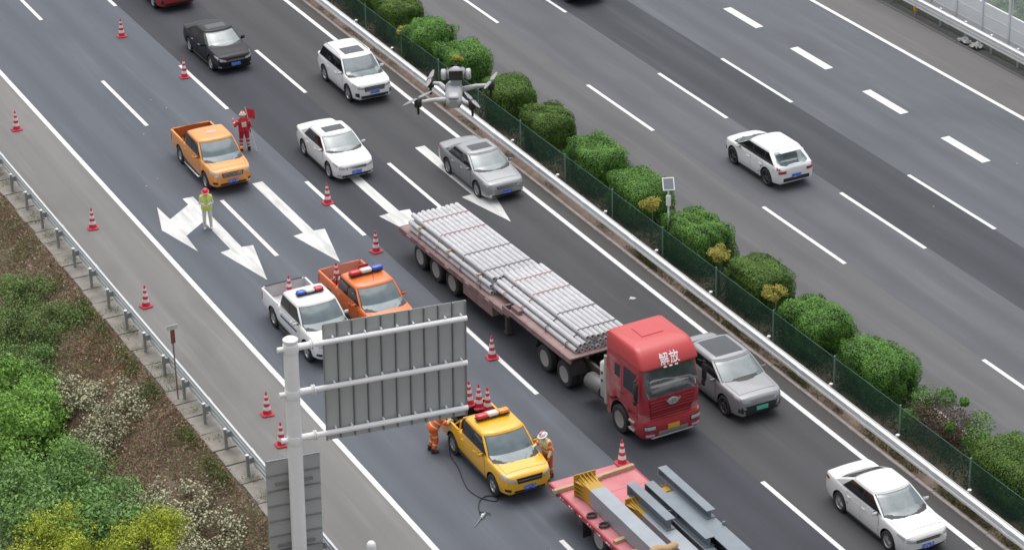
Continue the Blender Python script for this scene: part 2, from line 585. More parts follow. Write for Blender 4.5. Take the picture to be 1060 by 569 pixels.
def guardrail(label, xb, zc, face, y0, y1, seg, posts, xpost, pm, bm_, post_r=.07, ztop=.80, zfoot=-.1, block=True, waves=2, k_=1.0):
    g = thing('guardrail', label, 'guardrail', (xpost, y0, 0))
    y = y0
    while y < y1:
        e = min(y + seg, y1)
        MB().extrude(wbeam_profile(xb - xpost, zc, face, waves, k_), y - y0 + .004, e - y0 - .004, 'Y').build('beam', bm_, g)
        MB().extrude(wbeam_profile(xb - xpost + face * .014, zc, face, waves, k_), e - y0 - .16, e - y0 + .16, 'Y').build('splice_plate', bm_, g)
        y = e
    for py in posts:
        p = MB().cyl((0, py - y0, zfoot), (0, py - y0, ztop), post_r, n=12).build('post', pm, g, 40)
        MB().lathe([(post_r + .012, ztop), (post_r + .012, ztop + .02), (post_r * .5, ztop + .04)], 'Z', 12, (0, py - y0, 0)).build('cap', bm_, p, 40)
        if block:
            xm = (xb - xpost) / 2
            MB().box((xm - face * .01, py - y0, zc), (abs(xb - xpost) - .03, .15, .22), None, .01).build('spacer_block', pm, p)
    return g
RAIL_L = mat('road_side_rail_steel', (0.62, 0.64, 0.65), 0.45, 0.3, var=0.1, scale=2)
guardrail('grey steel guardrail beside the planted slope, backs of its posts showing', -3.30, .60, 1, 58.0, 118.0, 4.05,
          [71.93 + 2.035 * i - 12.21 for i in range(29)], -3.52, GALV_D, RAIL_L, .055, .80, waves=3, k_=1.1)
guardrail('pale steel guardrail along the planted median', 15.93, .57, -1, 46.0, 122.0, 4.05,
          [48.3 + 4.1 * i for i in range(18)] , 16.16, GALV_D, GALV_W, .055, .70, k_=1.35)
guardrail('pale steel guardrail in front of the noise barrier', 40.10, .66, -1, 76.0, 118.0, 4.0,
          [76.9 + 2.0 * i for i in range(21)], 40.28, GALV, GALV_W, .055, .84, waves=3)

# ------------------------------------------------------------------ median: kerb, soil, net fence
SOIL = mat('median_soil', (0.17, 0.115, 0.09), 0.95, var=0.3, scale=2.5, col2=(0.24, 0.18, 0.145), bump=0.5, bscale=20)
mb = MB()
vs, fs = [], []
xs = [15.80, 16.0, 16.4, 17.0, 17.6, 18.2, 18.7, 18.86]
for j in range(200):
    for i, x in enumerate(xs):
        vs.append((x, 44 + j * .4, .035 + (.10 * math.sin(math.pi * i / 7) + NR.uniform(-.03, .03)) * (0 < i < 7)))
for j in range(199):
    for i in range(7):
        fs.append((j * 8 + i, j * 8 + i + 1, j * 8 + 9 + i, j * 8 + 8 + i))
mb.add(vs, fs)
median = struct('median_soil', mb, SOIL, smooth=60)
KERB = mat('kerb_concrete', (0.33, 0.29, 0.275), 0.9, var=0.18, scale=3, col2=(0.42, 0.38, 0.36), bump=.3)
for xk in (15.73, 18.94):
    for j in range(80):
        MB().box((xk + RNG.uniform(-.006, .006), 44.5 + j, .0 + RNG.uniform(-.004, .006)), (.13, .985, .12), None, .012).build('kerbstone', KERB, median)

NET = bpy.data.materials.new('green_net')
NET.use_nodes = True
def net_nodes():
    nt = NET.node_tree
    L = nt.links.new
    b = nt.nodes['Principled BSDF']
    b.inputs['Base Color'].default_value = (0.014, 0.07, 0.048, 1)
    b.inputs['Roughness'].default_value = 0.55
    tc = nt.nodes.new('ShaderNodeTexCoord')
    sp = nt.nodes.new('ShaderNodeSeparateXYZ')
    L(tc.outputs['Object'], sp.inputs[0])
    res = []
    for ax in (1, 2):
        mlt = nt.nodes.new('ShaderNodeMath'); mlt.operation = 'MULTIPLY'; mlt.inputs[1].default_value = 1 / 0.06
        L(sp.outputs[ax], mlt.inputs[0])
        fr = nt.nodes.new('ShaderNodeMath'); fr.operation = 'FRACT'
        L(mlt.outputs[0], fr.inputs[0])
        lt = nt.nodes.new('ShaderNodeMath'); lt.operation = 'LESS_THAN'; lt.inputs[1].default_value = 0.20
        L(fr.outputs[0], lt.inputs[0])
        res.append(lt.outputs[0])
    mxx = nt.nodes.new('ShaderNodeMath'); mxx.operation = 'MAXIMUM'
    L(res[0], mxx.inputs[0]); L(res[1], mxx.inputs[1])
    L(mxx.outputs[0], b.inputs['Alpha'])
net_nodes()
FPOST = mat('fence_post_green', (0.15, 0.27, 0.22), 0.5, var=0.1)
fence = thing('net_fence', 'green net fence on slim posts along the median, in front of the hedges', 'fence', (16.6, 45.04, 0.05))
for i in range(19):
    yy = 4.04 * i
    MB().cyl((0, yy, -.1), (0, yy, 1.42), .032, n=8).build('post', FPOST, fence, 40)
    if i < 18:
        p = MB().box((0, yy + 2.02, .70), (.006, 3.90, 1.26)).build('net_panel', NET, fence)
        for zz in (.05, 1.34):
            MB().cyl((0, yy + .04, zz), (0, yy + 4.0, zz), .005, n=6).build('rail', FPOST, p)

# ------------------------------------------------------------------ far side: gutter kerb and noise barrier
for j in range(30):
    o = MB().box((39.70, 74.5 + j * 1.5, -.005), (.14, 1.48, .06), None, .012).build('kerbstone', mat('gutter_kerb', (.10, .10, .10), .9, var=.25, scale=4), FAR_S)
struct('gutter', MB().box((40.05, 96, -.06), (.56, 50, .05)), mat('gutter_bed', (.075, .075, .072), .95, var=.3, scale=3))
PANEL = mat('barrier_panel', (0.84, 0.86, 0.88), 0.45, 0.1, var=0.07, scale=1.5)
CLEAR = bpy.data.materials.new('clear_acrylic')
CLEAR.use_nodes = True
cb = CLEAR.node_tree.nodes['Principled BSDF']
cb.inputs['Base Color'].default_value = (.75, .82, .82, 1)
cb.inputs['Roughness'].default_value = .08
cb.inputs['Alpha'].default_value = .22
POSTW = mat('white_steel_post', (0.74, 0.76, 0.77), 0.4, 0.1, var=0.05)
bar = thing('noise_barrier', 'white noise barrier with clear upper panes behind the far guardrail', 'noise barrier', (40.9, 78.2, 0))
for i in range(18):
    yy = 2.03 * i
    mb = MB()
    mb.box((-.07, yy, 1.65), (.02, .13, 3.5)); mb.box((.07, yy, 1.65), (.02, .13, 3.5)); mb.box((0, yy, 1.65), (.12, .02, 3.5))
    mb.box((-.05, yy, -.08), (.3, .3, .04))
    mb.build('post', POSTW, bar)
    if i < 17:
        for r in range(3):
            mb = MB()
            mb.box((0, yy + 1.015, .35 + r * .60), (.09, 1.98, .585), None, .012)
            mb.box((-.052, yy + 1.015, .35 + r * .60 - .27), (.02, 1.9, .012))
            mb.build('panel', PANEL, bar)
        MB().box((0, yy + 1.015, 2.55), (.015, 1.98, 1.3)).build('clear_pane', CLEAR, bar)
        MB().box((0, yy + 1.015, 3.28), (.06, 1.98, .06)).build('top_rail', POSTW, bar)
# ------------------------------------------------------------------ vehicles
def wheel_meshes():
    out = {}
    for key, (r, w, rimr, spokes, rm) in {'car': (.34, .22, .225, 10, RIM), 'suv': (.375, .24, .245, 5, RIM), 'dark': (.37, .24, .25, 5, DARKRIM),
                                          'pickup': (.39, .26, .225, 6, RIM), 'truck': (.51, .30, .30, 0, None)}.items():
        h = w / 2
        t = MB().lathe([(rimr, -h * .8), (rimr + .02, -h), (r - .05, -h), (r - .012, -h * .8), (r, -h * .45), (r, h * .45), (r - .012, h * .8), (r - .05, h),
                        (rimr + .02, h), (rimr, h * .8)], 'X', 28)
        t.f = t.f[:-2]; t.m = t.m[:-2]
        tm = t.mesh('tyre', 35); tm.materials.append(RUBBER)
        m = MB()
        if spokes:
            m.lathe([(rimr - .001, -h * .8), (rimr + .006, -h * .82), (rimr - .012, -h * .62), (rimr - .02, h * .5), (rimr - .001, h * .8)], 'X', 28)
            m.f = m.f[:-2]; m.m = m.m[:-2]
            m.mi = 1
            m.lathe([(.02, -h * .15), (rimr - .02, -h * .15), (rimr - .02, -h * .05), (.02, -h * .05)], 'X', 20)
            m.mi = 0
            m.cyl((-h * .60, 0, 0), (0, 0, 0), .06, n=12)
            for k in range(spokes):
                a = 2 * math.pi * k / spokes
                m.box((-h * .55, math.cos(a) * rimr * .52, math.sin(a) * rimr * .52), (.03, rimr * .94, rimr * (.30 if spokes < 8 else .16)), Matrix.Rotation(a, 3, 'X'), .008)
            rmz = m.mesh('rim', 40)
            rmz.materials.append(rm); rmz.materials.append(BLACK)
        else:
            m.lathe([(rimr, -h * .9), (rimr + .015, -h * .95), (rimr - .02, -h * .7), (rimr - .06, -h * .05), (.15, h * .02), (.13, -h * .62), (.10, -h * .80), (.02, -h * .82)], 'X', 24)
            m.mi = 1
            for k in range(10):
                a = 2 * math.pi * k / 10
                m.cyl((-h * .25, math.cos(a) * .19, math.sin(a) * .19), (h * .05, math.cos(a) * .19, math.sin(a) * .19), .02, n=6)
            rmz = m.mesh('rim', 40)
            rmz.materials.append(mat('dusty_steel_rim', (.34, .33, .32), .6, .3, var=.2, scale=8)); rmz.materials.append(BLACK)
        out[key] = (r, w, tm, rmz)
    return out
WHEELS = wheel_meshes()

def add_wheel(root, kind, x, y, z=None, steer=0.0):
    r, w, tm, rm = WHEELS[kind]
    rot = (RNG.uniform(0, 6), 0, steer if x < 0 else steer + math.pi)
    o = link('wheel', tm, root, (x, y, r if z is None else z), rot)
    link('rim', rm, o)
    return o

def smooth_interp(keys, n=46):
    keys = np.array(keys, float)
    ys = np.linspace(keys[0, 0], keys[-1, 0], n)
    ys = np.unique(np.concatenate([ys, keys[0, 0] + np.array([.015, .04, .08]), keys[-1, 0] - np.array([.015, .04, .08])]))
    cols = [ys]
    for c in range(1, keys.shape[1]):
        v = np.interp(ys, keys[:, 0], keys[:, c])
        for _ in range(3):
            v[2:-2] = .25 * v[1:-3] + .5 * v[2:-2] + .25 * v[3:-1]
        cols.append(v)
    return np.stack(cols, 1)

def half_ring(hw, zt, zb):
    H = zt - zb
    return [(0, zb), (.86 * hw, zb), (.955 * hw, zb + .05), (.985 * hw, zb + .20 * H), (hw, zb + .46 * H), (.988 * hw, zb + .66 * H), (.982 * hw, zb + .82 * H),
            (.962 * hw, zt - .045), (.93 * hw, zt - .012), (.88 * hw, zt), (.6 * hw, zt + .022), (.3 * hw, zt + .034), (0, zt + .038)]

def bool_cut(body, cutter, dark):
    bm_ = body.modifiers.new('cut', 'BOOLEAN')
    bm_.operation = 'DIFFERENCE'
    bm_.solver = 'EXACT'
    bm_.material_mode = 'TRANSFER'
    bm_.object = cutter
    cutter.parent = body.parent
    dg = bpy.context.evaluated_depsgraph_get()
    me = bpy.data.meshes.new_from_object(body.evaluated_get(dg))
    body.modifiers.clear()
    old = body.data
    body.data = me
    bpy.data.objects.remove(cutter)
    bpy.data.meshes.remove(old)
    me.polygons.foreach_set('use_smooth', [True] * len(me.polygons))
    me.set_sharp_from_angle(angle=R(34))

class Skin:
    """Ray target made of several meshes; lays panels, lamps and panes on a car's surface."""
    def __init__(self, objs):
        vs, fs = [], []
        for o in objs:
            b = len(vs)
            vs += [v.co.copy() for v in o.data.vertices]
            fs += [[i + b for i in p.vertices] for p in o.data.polygons]
        self.t = BVHTree.FromPolygons(vs, fs)
    def hit(self, p, d):
        r = self.t.ray_cast(Vector(p), Vector(d))
        return r[0]
    def patch(self, name, quad, axis, sgn, m, parent, off=.008, nu=8, nv=5, bulge=0.0):
        """quad: four (a,b) corners in the plane across the axis: x->(y,z), y->(x,z), z->(x,y); seen from side sgn."""
        g = []
        for j in range(nv + 1):
            for i in range(nu + 1):
                u, v = i / nu, j / nv
                a = [(1 - u) * (1 - v) * quad[0][k] + u * (1 - v) * quad[1][k] + u * v * quad[2][k] + (1 - u) * v * quad[3][k] for k in (0, 1)]
                far = 12.0 * sgn
                if axis == 'x': o, d = (far, a[0], a[1]), (-sgn, 0, 0)
                elif axis == 'y': o, d = (a[0], far, a[1]), (0, -sgn, 0)
                else: o, d = (a[0], a[1], far), (0, 0, -sgn)
                h = self.hit(o, d)
                g.append(h)
        ok = [p for p in g if p is not None]
        if len(ok) < 4:
            return None
        k = 'xyz'.index(axis)
        med = sorted(p[k] for p in ok)[len(ok) // 2]
        vs = []
        for idx, p in enumerate(g):
            if p is None:
                j, i = divmod(idx, nu + 1)
                near = min(ok, key=lambda q: abs(ok.index(q) - idx))
                p = near
            q = Vector(p)
            q[k] += sgn * off
            vs.append(q)
        n = len(vs)
        back = []
        for q in vs:
            b = q.copy(); b[k] -= sgn * (off + .02); back.append(b)
        fs = []
        W1 = nu + 1
        for j in range(nv):
            for i in range(nu):
                fs.append((j * W1 + i, j * W1 + i + 1, (j + 1) * W1 + i + 1, (j + 1) * W1 + i))
        edge = [i for i in range(nu)] + [j * W1 + nu for j in range(nv)] + [nv * W1 + i for i in range(nu, 0, -1)] + [j * W1 for j in range(nv, 0, -1)]
        for a, b in zip(edge, edge[1:] + edge[:1]):
            fs.append((a, b, n + b, n + a))
        return MB().add(vs + back, fs).build(name, m, parent, 35)

def q4(a0, a1, b0, b1):
    return [(a0, b0), (a1, b0), (a1, b1), (a0, b1)]

def make_vehicle(name, label, cat, loc, rz, S, group=None):
    """S: body stations, cabin, wheels and trim of one car, SUV or pickup; its front points to -Y."""
    root = thing(name, label, cat, loc, rz, group)
    paint = S['paint']
    st = smooth_interp(S['st'])
    rings = []
    for (y, hw, zt, zb) in st:
        h = half_ring(hw, zt, zb)
        rings.append([(x, y, z) for x, z in h] + [(-x, y, z) for x, z in h[-2:0:-1]])
    body = MB().loft(rings).build('body', [paint, BLACK], root, 34)
    # wheel arches and, on pickups, the load bed are cut out of the shell
    wr, ww = WHEELS[S['wheel']][:2]
    hwb = S['hw']
    cut = MB()
    for y in (S['fw'], S['rw']):
        for s in (-1, 1):
            cut.cyl((s * (hwb - .30), y, wr + .01), (s * (hwb + .2), y, wr + .01), wr + .065, n=28)
    bool_cut(body, cut.build('cutter', BLACK), BLACK)
    if 'bed' in S:
        b = S['bed']
        bool_cut(body, MB().box((0, (b[0] + b[1]) / 2, b[3] + .5), (2 * b[2], b[1] - b[0], 1.0)).build('cutter', S['bedmat']), BLACK)
    # cabin
    C_ = S['cab']
    yw0, yw1, yr1, yr0 = C_['y']
    wb, wt, zb, zr = C_['wb'], C_['wt'], C_['zb'], C_['zr']
    fc, rc = C_.get('fc', .17), C_.get('rc', .12)
    def yf(v): return yw0 + (yw1 - yw0) * v - .035 * math.sin(math.pi * v)
    def yr(v): return yr0 + (yr1 - yr0) * v + C_.get('rb', .03) * math.sin(math.pi * v)
    def wd(v): return wb + (wt - wb) * v + .018 * math.sin(math.pi * v)
    def ring(v, z, sc=1.0):
        w, a, b = wd(min(v, 1)) , yf(min(v, 1)), yr(min(v, 1))
        cy = (a + b) / 2
        pts = []
        for i in range(13):
            t = -1 + 2 * i / 12
            t = math.copysign(abs(t) ** .8, t)
            pts.append((w * t, a + fc * abs(t) ** 3.2))
        for i in range(1, 8):
            u = i / 8
            pts.append((w * (1 + .012 * math.sin(math.pi * u)), (a + fc) * (1 - u) + (b - rc) * u))
        for i in range(13):
            t = 1 - 2 * i / 12
            t = math.copysign(abs(t) ** .8, t)
            pts.append((w * t, b - rc * abs(t) ** 3.2))
        for i in range(1, 8):
            u = 1 - i / 8
            pts.append((-w * (1 + .012 * math.sin(math.pi * u)), (a + fc) * (1 - u) + (b - rc) * u))
        return [(x * sc, cy + (y - cy) * sc, z) for x, y in pts]
    rs = [ring(v, zb + (zr - zb) * v) for v in (0, .15, .35, .55, .75, .9, 1)]
    cr = C_.get('crown', .06)
    for sc, dz in ((.988, .16), (.965, .36), (.925, .56), (.86, .73), (.76, .86), (.6, .95), (.32, 1.0)):
        rs.append(ring(1, zr + cr * dz, sc))
    cab = MB().loft(rs).build('cabin', C_.get('mat', paint), root, 40)
    sk = Skin([body, cab])
    H = zr - zb
    def zv(v): return zb + H * v
    # glass
    v0, v1 = C_.get('gv', (.16, .93))
    sk.patch('windscreen_seal', [(-wd(v0) * .955, zv(v0 - .02)), (wd(v0) * .955, zv(v0 - .02)), (wd(v1) * .93, zv(v1 + .02)), (-wd(v1) * .93, zv(v1 + .02))], 'y', -1, BLACK, root, .005, 12, 7)
    sk.patch('windscreen', [(-wd(v0) * .925, zv(v0)), (wd(v0) * .925, zv(v0)), (wd(v1) * .90, zv(v1)), (-wd(v1) * .90, zv(v1))], 'y', -1, GLASS_F, root, .010, 12, 7)
    rv0, rv1 = C_.get('rgv', (.30, .90))
    sk.patch('rear_window', [(-wd(rv0) * .84, zv(rv0)), (wd(rv0) * .84, zv(rv0)), (wd(rv1) * .80, zv(rv1)), (-wd(rv1) * .80, zv(rv1))], 'y', 1, S.get('rglass', GLASS_S), root, .010, 12, 7)
    sv0, sv1 = C_.get('sv', (.24, .88))
    for s in (-1, 1):
        fa, fb = sv0 - .03, sv1 + .035
        sk.patch('window_frame', [(yf(fa) + fc + .0, zv(fa)), (yr(fa) - rc - C_.get('cq', 0) + .02, zv(fa)), (yr(fb) - rc + .0, zv(fb)), (yf(fb) + fc + .0, zv(fb))], 'x', s, BLACK, root, .005, 12, 4)
        for (k0, k1) in C_['sw']:
            def yy(v, k):
                a, b = yf(v) + fc + .03, yr(v) - rc - .02
                if k == 'A': return a
                if k == 'C': return b
                return k
            sk.patch('side_window', [(yy(sv0, k0), zv(sv0)), (yy(sv0, k1) - (C_.get('cq', .0) if k1 == 'C' else 0), zv(sv0)), (yy(sv1, k1) - .0, zv(sv1)), (yy(sv1, k0), zv(sv1))],
                     'x', s, GLASS_S, root, .010, 8, 4)
    if 'sunroof' in S:
        a, b, w = S['sunroof']
        sk.patch('sunroof', q4(-w, w, a, b), 'z', 1, GLASS_R, root, .006, 8, 6)
    a, b, w = S['hood']
    sk.patch('bonnet_gap', [(-w * .93 - .013, a - .013), (w * .93 + .013, a - .013), (w + .013, b + .0), (-w - .013, b + .0)], 'z', 1, BLACK, root, .002, 8, 6)
    sk.patch('bonnet', [(-w * .93, a), (w * .93, a), (w, b), (-w, b)], 'z', 1, paint, root, .005, 8, 6)
    if 'bed' in S:
        y0, y1, w, zf = S['bed']
        bl, zt = S['bedmat'], S['st'][-5][2]
        MB().box((0, (y0 + y1) / 2, zf + .008), (2 * w - .01, y1 - y0 - .01, .012)).build('bed_floor', bl, root)
        for k in range(7):
            MB().box((-w + .12 + k * (2 * w - .24) / 6, (y0 + y1) / 2, zf + .022), (.10, y1 - y0 - .04, .016)).build('bed_rib', bl, root)
        for s in (-1, 1):
            MB().box((s * (w - .006), (y0 + y1) / 2, (zf + zt) / 2 + .005), (.008, y1 - y0 - .01, zt - zf - .03)).build('bed_side', bl, root)
            MB().box((s * (w - .11), 1.50, zf + .13), (.21, .86, .24), None, .04).build('wheel_housing', bl, root)
        for yy_ in (y0 + .006, y1 - .006):
            MB().box((0, yy_, (zf + zt) / 2 + .005), (2 * w - .02, .008, zt - zf - .03)).build('bed_end', bl, root)
    # doors with handles
    zs = S['sill']
    for s in (-1, 1):
        for (a, b) in S['doors']:
            sk.patch('door_gap', q4(a - .012, b + .012, zs - .012, S['belt'] - .04), 'x', s, BLACK, root, .002, 6, 6)
            d = sk.patch('door', [(a, zs), (b, zs), (b, S['belt'] - .05), (a, S['belt'] - .05)], 'x', s, S.get('doormat', paint), root, .007, 6, 6)
            h = sk.hit((3 * s, b - .16, S['belt'] - .16), (-s, 0, 0))
            if h and d:
                MB().box((h[0] + s * .025, b - .18, S['belt'] - .16), (.03, .17, .028), None, .008).build('handle', S.get('handle', paint), d)
        h = sk.hit((3 * s, S['mirror'], S['belt'] - .03), (-s, 0, 0))
        if h:
            mo = MB().box((h[0] + s * .12, S['mirror'] + .02, S['belt'] + .06), (.20, .10, .14), None, .035).build('mirror', S.get('mirmat', paint), root, 50)
            MB().box((h[0] + s * .02, S['mirror'] + .02, S['belt'] + .005), (.10, .05, .04)).build('mirror_arm', BLACK, mo)
        # sill strip
        MB().box((s * (hwb - .055), (S['fw'] + S['rw']) / 2, S['st'][5][3] + .03), (.09, S['rw'] - S['fw'] - 2 * wr - .16, .07), None, .02).build('sill', S.get('sillmat', BLACK), root)
    # nose and tail details, laid on the shell
    for it in S['face']:
        nm, quad, ax, sg, m = it[:5]
        if sg < 0:                       # front items ride up with the blunter nose
            quad = [(p[0], p[1] * 1.10 - .02) for p in quad]
        off = it[5] if len(it) > 5 else .008
        if nm in ('headlight', 'tail_light', 'fog_lamp', 'bumper_insert'):
            for s in (-1, 1):
                sk.patch(nm, [(s * p[0], p[1]) for p in quad], ax, sg, m, root, off, 6, 4)
        else:
            o = sk.patch(nm, quad, ax, sg, m, root, off, 8, 4)
            if nm == 'grille' and o:
                (a, b0), (c, _), (_, b1) = quad[0], quad[1], quad[2]
                for k in range(S.get('bars', 2)):
                    zz = b0 + (b1 - b0) * (k + .7) / (S.get('bars', 2) + .4)
                    sk.patch('grille_bar', q4(a * .96, c * .96, zz - .010, zz + .010), ax, sg, S.get('barmat', CHROME), o, off + .008, 8, 1)
    for (nm, y0, y1, za, zb_, zc, zd, m) in S.get('wrap', []):
        up_ = .075 if nm == 'headlight_side' else 0
        for s in (-1, 1):
            sk.patch(nm, [(y0, za + up_), (y1, zb_ + up_), (y1, zc + up_), (y0, zd + up_)], 'x', s, m, root, .008, 5, 3)
    for y in (S['fw'], S['rw']):
        for s in (-1, 1):
            add_wheel(root, S['wheel'], s * (hwb - ww / 2 + .004), y)
    # plates: flat tins held just off the bumpers
    for (pl, sg, zp, wp) in S['plates']:
        h = [sk.hit((x, 9 * sg, zp), (0, -sg, 0)) for x in (-.2, 0, .2)]
        h = [q for q in h if q]
        if h:
            yo = max(q[1] * sg for q in h) * sg
            MB().box((0, yo + sg * .018, zp), (wp, .016, .15)).build('number_plate', pl, root)
    # wipers
    for x in (-.35, .22):
        h0 = sk.hit((x, -9, zv(v0 + .02)), (0, 1, 0)); h1 = sk.hit((x + .42, -9, zv(v0 + .09)), (0, 1, 0))
        if h0 and h1:
            MB().cyl((h0[0], h0[1] - .025, h0[2]), (h1[0], h1[1] - .025, h1[2]), .009, n=6).build('wiper', BLACK, root)
    return root, sk

def paint(name, c, rough=.38, metal=0.0, var=.03, coat=.8):
    return mat(name, c, rough, metal, coat, var=var, scale=1.5)
P_WHITE = paint('white_car_paint', (.80, .80, .80))
P_PEARL = paint('pearl_white_car_paint', (.74, .74, .725))
P_BLACK = mat('black_car_paint', (.012, .013, .017), .3, 0, .12, var=.03, spec=.25)
P_SILVER = paint('silver_car_paint', (.29, .30, .315), .38, .2)
P_SILVER2 = paint('pale_silver_car_paint', (.27, .275, .29), .38, .1)
P_ORANGE = paint('orange_car_paint', (.80, .30, .045))
P_ORANGE2 = paint('deep_orange_car_paint', (.78, .17, .025))
P_YELLOW = paint('yellow_car_paint', (.82, .43, .012))
P_RED = paint('red_car_paint', (.36, .018, .022))

def nose(a, hw, z0, z1, zb):
    """Stations of a blunt, rounded front end: bumper to bonnet edge."""
    return [(-a, hw * .58, z0 * .90, zb + .18), (-a + .03, hw * .74, z0 * .965, zb + .09), (-a + .10, hw * .855, z0 + (z1 - z0) * .15, zb + .04), (-a + .26, hw * .935, z0 + (z1 - z0) * .5, zb), (-a + .6, hw * .985, z1, zb)]
def tail(a, hw, z1, zb):
    return [(a - .40, hw * .985, z1, zb + .02), (a - .20, hw * .955, z1 - .005, zb + .05), (a - .08, hw * .90, z1 - .02, zb + .08), (a - .03, hw * .83, z1 - .06, zb + .12), (a, hw * .72, z1 - .16, zb + .18)]

def sedan_spec(pt, hw=.91, L=4.62, wheel='car', zr=1.51, **kw):
    a = L / 2
    S = dict(paint=pt, hw=hw, wheel=wheel, fw=-1.38, rw=1.34, sill=.30, belt=.985, mirror=-.78,
             st=nose(a, hw, .80, .92, .18) + [(-1.2, hw, .985, .18), (-.9, hw, .995, .18), (0, hw, .99, .18), (.9, hw, 1.0, .18), (1.4, hw, 1.03, .19)] + tail(a, hw, 1.055, .20),
             cab=dict(y=(-1.30, -.42, .92, 2.02), wb=hw * .95, wt=hw * .78, zb=.92, zr=zr - .08, crown=.085, sw=[('A', .10), (.16, 'C')], cq=.42, gv=(.15, .95), rgv=(.36, .92), fc=.20, rc=.16),
             doors=[(-.86, .14), (.155, .98)], plates=[], sunroof=(-.18, .38, .46), hood=(-a + .34, -1.28, .74),
             wrap=[('headlight_side', -a + .16, -a + .48, .64, .72, .78, .74, LAMP), ('tail_light_side', a - .34, a - .12, .86, .84, .96, .95, TAIL)],
             face=[('headlight', [(.42, .575), (.80, .61), (.82, .74), (.48, .66)], 'y', -1, LAMP),
                   ('grille', [(-.42, .56), (.42, .56), (.46, .66), (-.46, .66)], 'y', -1, BLACK),
                   ('lower_grille', [(-.62, .25), (.62, .25), (.66, .36), (-.66, .36)], 'y', -1, BLACK),
                   ('fog_lamp', [(.68, .32), (.80, .33), (.80, .39), (.68, .38)], 'y', -1, CHROME),
                   ('tail_light', [(.50, .82), (.84, .80), (.84, .95), (.52, .95)], 'y', 1, TAIL),
                   ('rear_bumper_trim', [(-.55, .38), (.55, .38), (.55, .47), (-.55, .47)], 'y', 1, BLACK)])
    S.update(kw)
    return S

def suv_spec(pt, hw=.935, L=4.68, wheel='suv', zr=1.72, **kw):
    a = L / 2
    S = dict(paint=pt, hw=hw, wheel=wheel, fw=-1.40, rw=1.32, sill=.42, belt=1.08, mirror=-.80,
             st=nose(a, hw, .97, 1.05, .25) + [(-1.2, hw, 1.09, .24), (-.9, hw, 1.10, .24), (0, hw, 1.085, .24), (.9, hw, 1.10, .24), (1.4, hw, 1.12, .25)] + tail(a, hw, 1.13, .28),
             cab=dict(y=(-1.24, -.54, 1.74, 2.14), wb=hw * .95, wt=hw * .80, zb=1.0, zr=zr - .08, crown=.09, sw=[('A', .02), (.08, .96), (1.02, 'C')], cq=.05, gv=(.13, .95), rgv=(.24, .90), fc=.18, rc=.14),
             doors=[(-.86, .05), (.065, .96)], plates=[], sunroof=(-.22, .55, .48), hood=(-a + .34, -1.26, .76),
             wrap=[('headlight_side', -a + .16, -a + .46, .80, .86, .93, .89, LAMP), ('tail_light_side', a - .30, a - .12, .92, .90, 1.04, 1.03, TAIL)],
             face=[('headlight', [(.48, .72), (.82, .76), (.84, .88), (.52, .81)], 'y', -1, LAMP),
                   ('grille', [(-.46, .62), (.46, .62), (.50, .82), (-.50, .82)], 'y', -1, BLACK),
                   ('lower_grille', [(-.62, .32), (.62, .32), (.66, .46), (-.66, .46)], 'y', -1, BLACK),
                   ('fog_lamp', [(.70, .40), (.84, .43), (.84, .58), (.72, .58)], 'y', -1, BLACK),
                   ('tail_light', [(.55, .90), (.90, .88), (.90, 1.02), (.55, 1.02)], 'y', 1, TAIL),
                   ('rear_bumper_trim', [(-.62, .40), (.62, .40), (.62, .56), (-.62, .56)], 'y', 1, BLACK)])
    S.update(kw)
    return S

def pickup_spec(pt, hw=.925, wheel='pickup', **kw):
    S = dict(paint=pt, hw=hw, wheel=wheel, fw=-1.60, rw=1.50, sill=.46, belt=1.16, mirror=-.92,
             st=nose(2.55, hw, 1.03, 1.12, .34) + [(-1.4, hw, 1.165, .34), (-1.0, hw, 1.18, .35), (0, hw, 1.17, .36), (.7, hw, 1.17, .38), (1.2, hw, 1.16, .40), (2.2, hw, 1.16, .43), (2.53, hw * .99, 1.16, .46), (2.57, hw * .975, 1.15, .48), (2.60, hw * .95, 1.12, .50)],
             cab=dict(y=(-1.42, -.76, .74, .90), wb=hw * .95, wt=hw * .83, zb=1.08, zr=1.73, crown=.09, sw=[('A', -.12), (-.04, 'C')], cq=.0, gv=(.12, .95), rgv=(.26, .88), rc=.07, rb=.0, fc=.18),
             bed=(1.02, 2.52, hw - .085, .68), bedmat=pt, doors=[(-1.02, -.09), (-.075, .82)], plates=[(PLATE_BLUE, -1, .60, .44)], mirmat=pt, hood=(-2.24, -1.40, .76), bars=2,
             wrap=[('headlight_side', -2.40, -2.12, .84, .90, 1.0, .97, LAMP), ('tail_light_side', 2.42, 2.53, .74, .74, 1.06, 1.06, TAIL)],
             face=[('headlight', [(.46, .78), (.82, .81), (.84, .96), (.52, .89)], 'y', -1, LAMP),
                   ('grille', [(-.43, .73), (.43, .73), (.47, .91), (-.47, .91)], 'y', -1, BLACK),
                   ('lower_grille', [(-.55, .42), (.55, .42), (.56, .51), (-.56, .51)], 'y', -1, BLACK),
                   ('fog_lamp', [(.66, .48), (.82, .49), (.82, .58), (.66, .57)], 'y', -1, BLACK),
                   ('tail_light', [(.76, .72), (.89, .72), (.89, 1.04), (.76, 1.04)], 'y', 1, TAIL),
                   ('tailgate_panel', [(-.68, .64), (.68, .64), (.68, 1.05), (-.68, 1.05)], 'y', 1, pt)])
    S.update(kw)
    return S

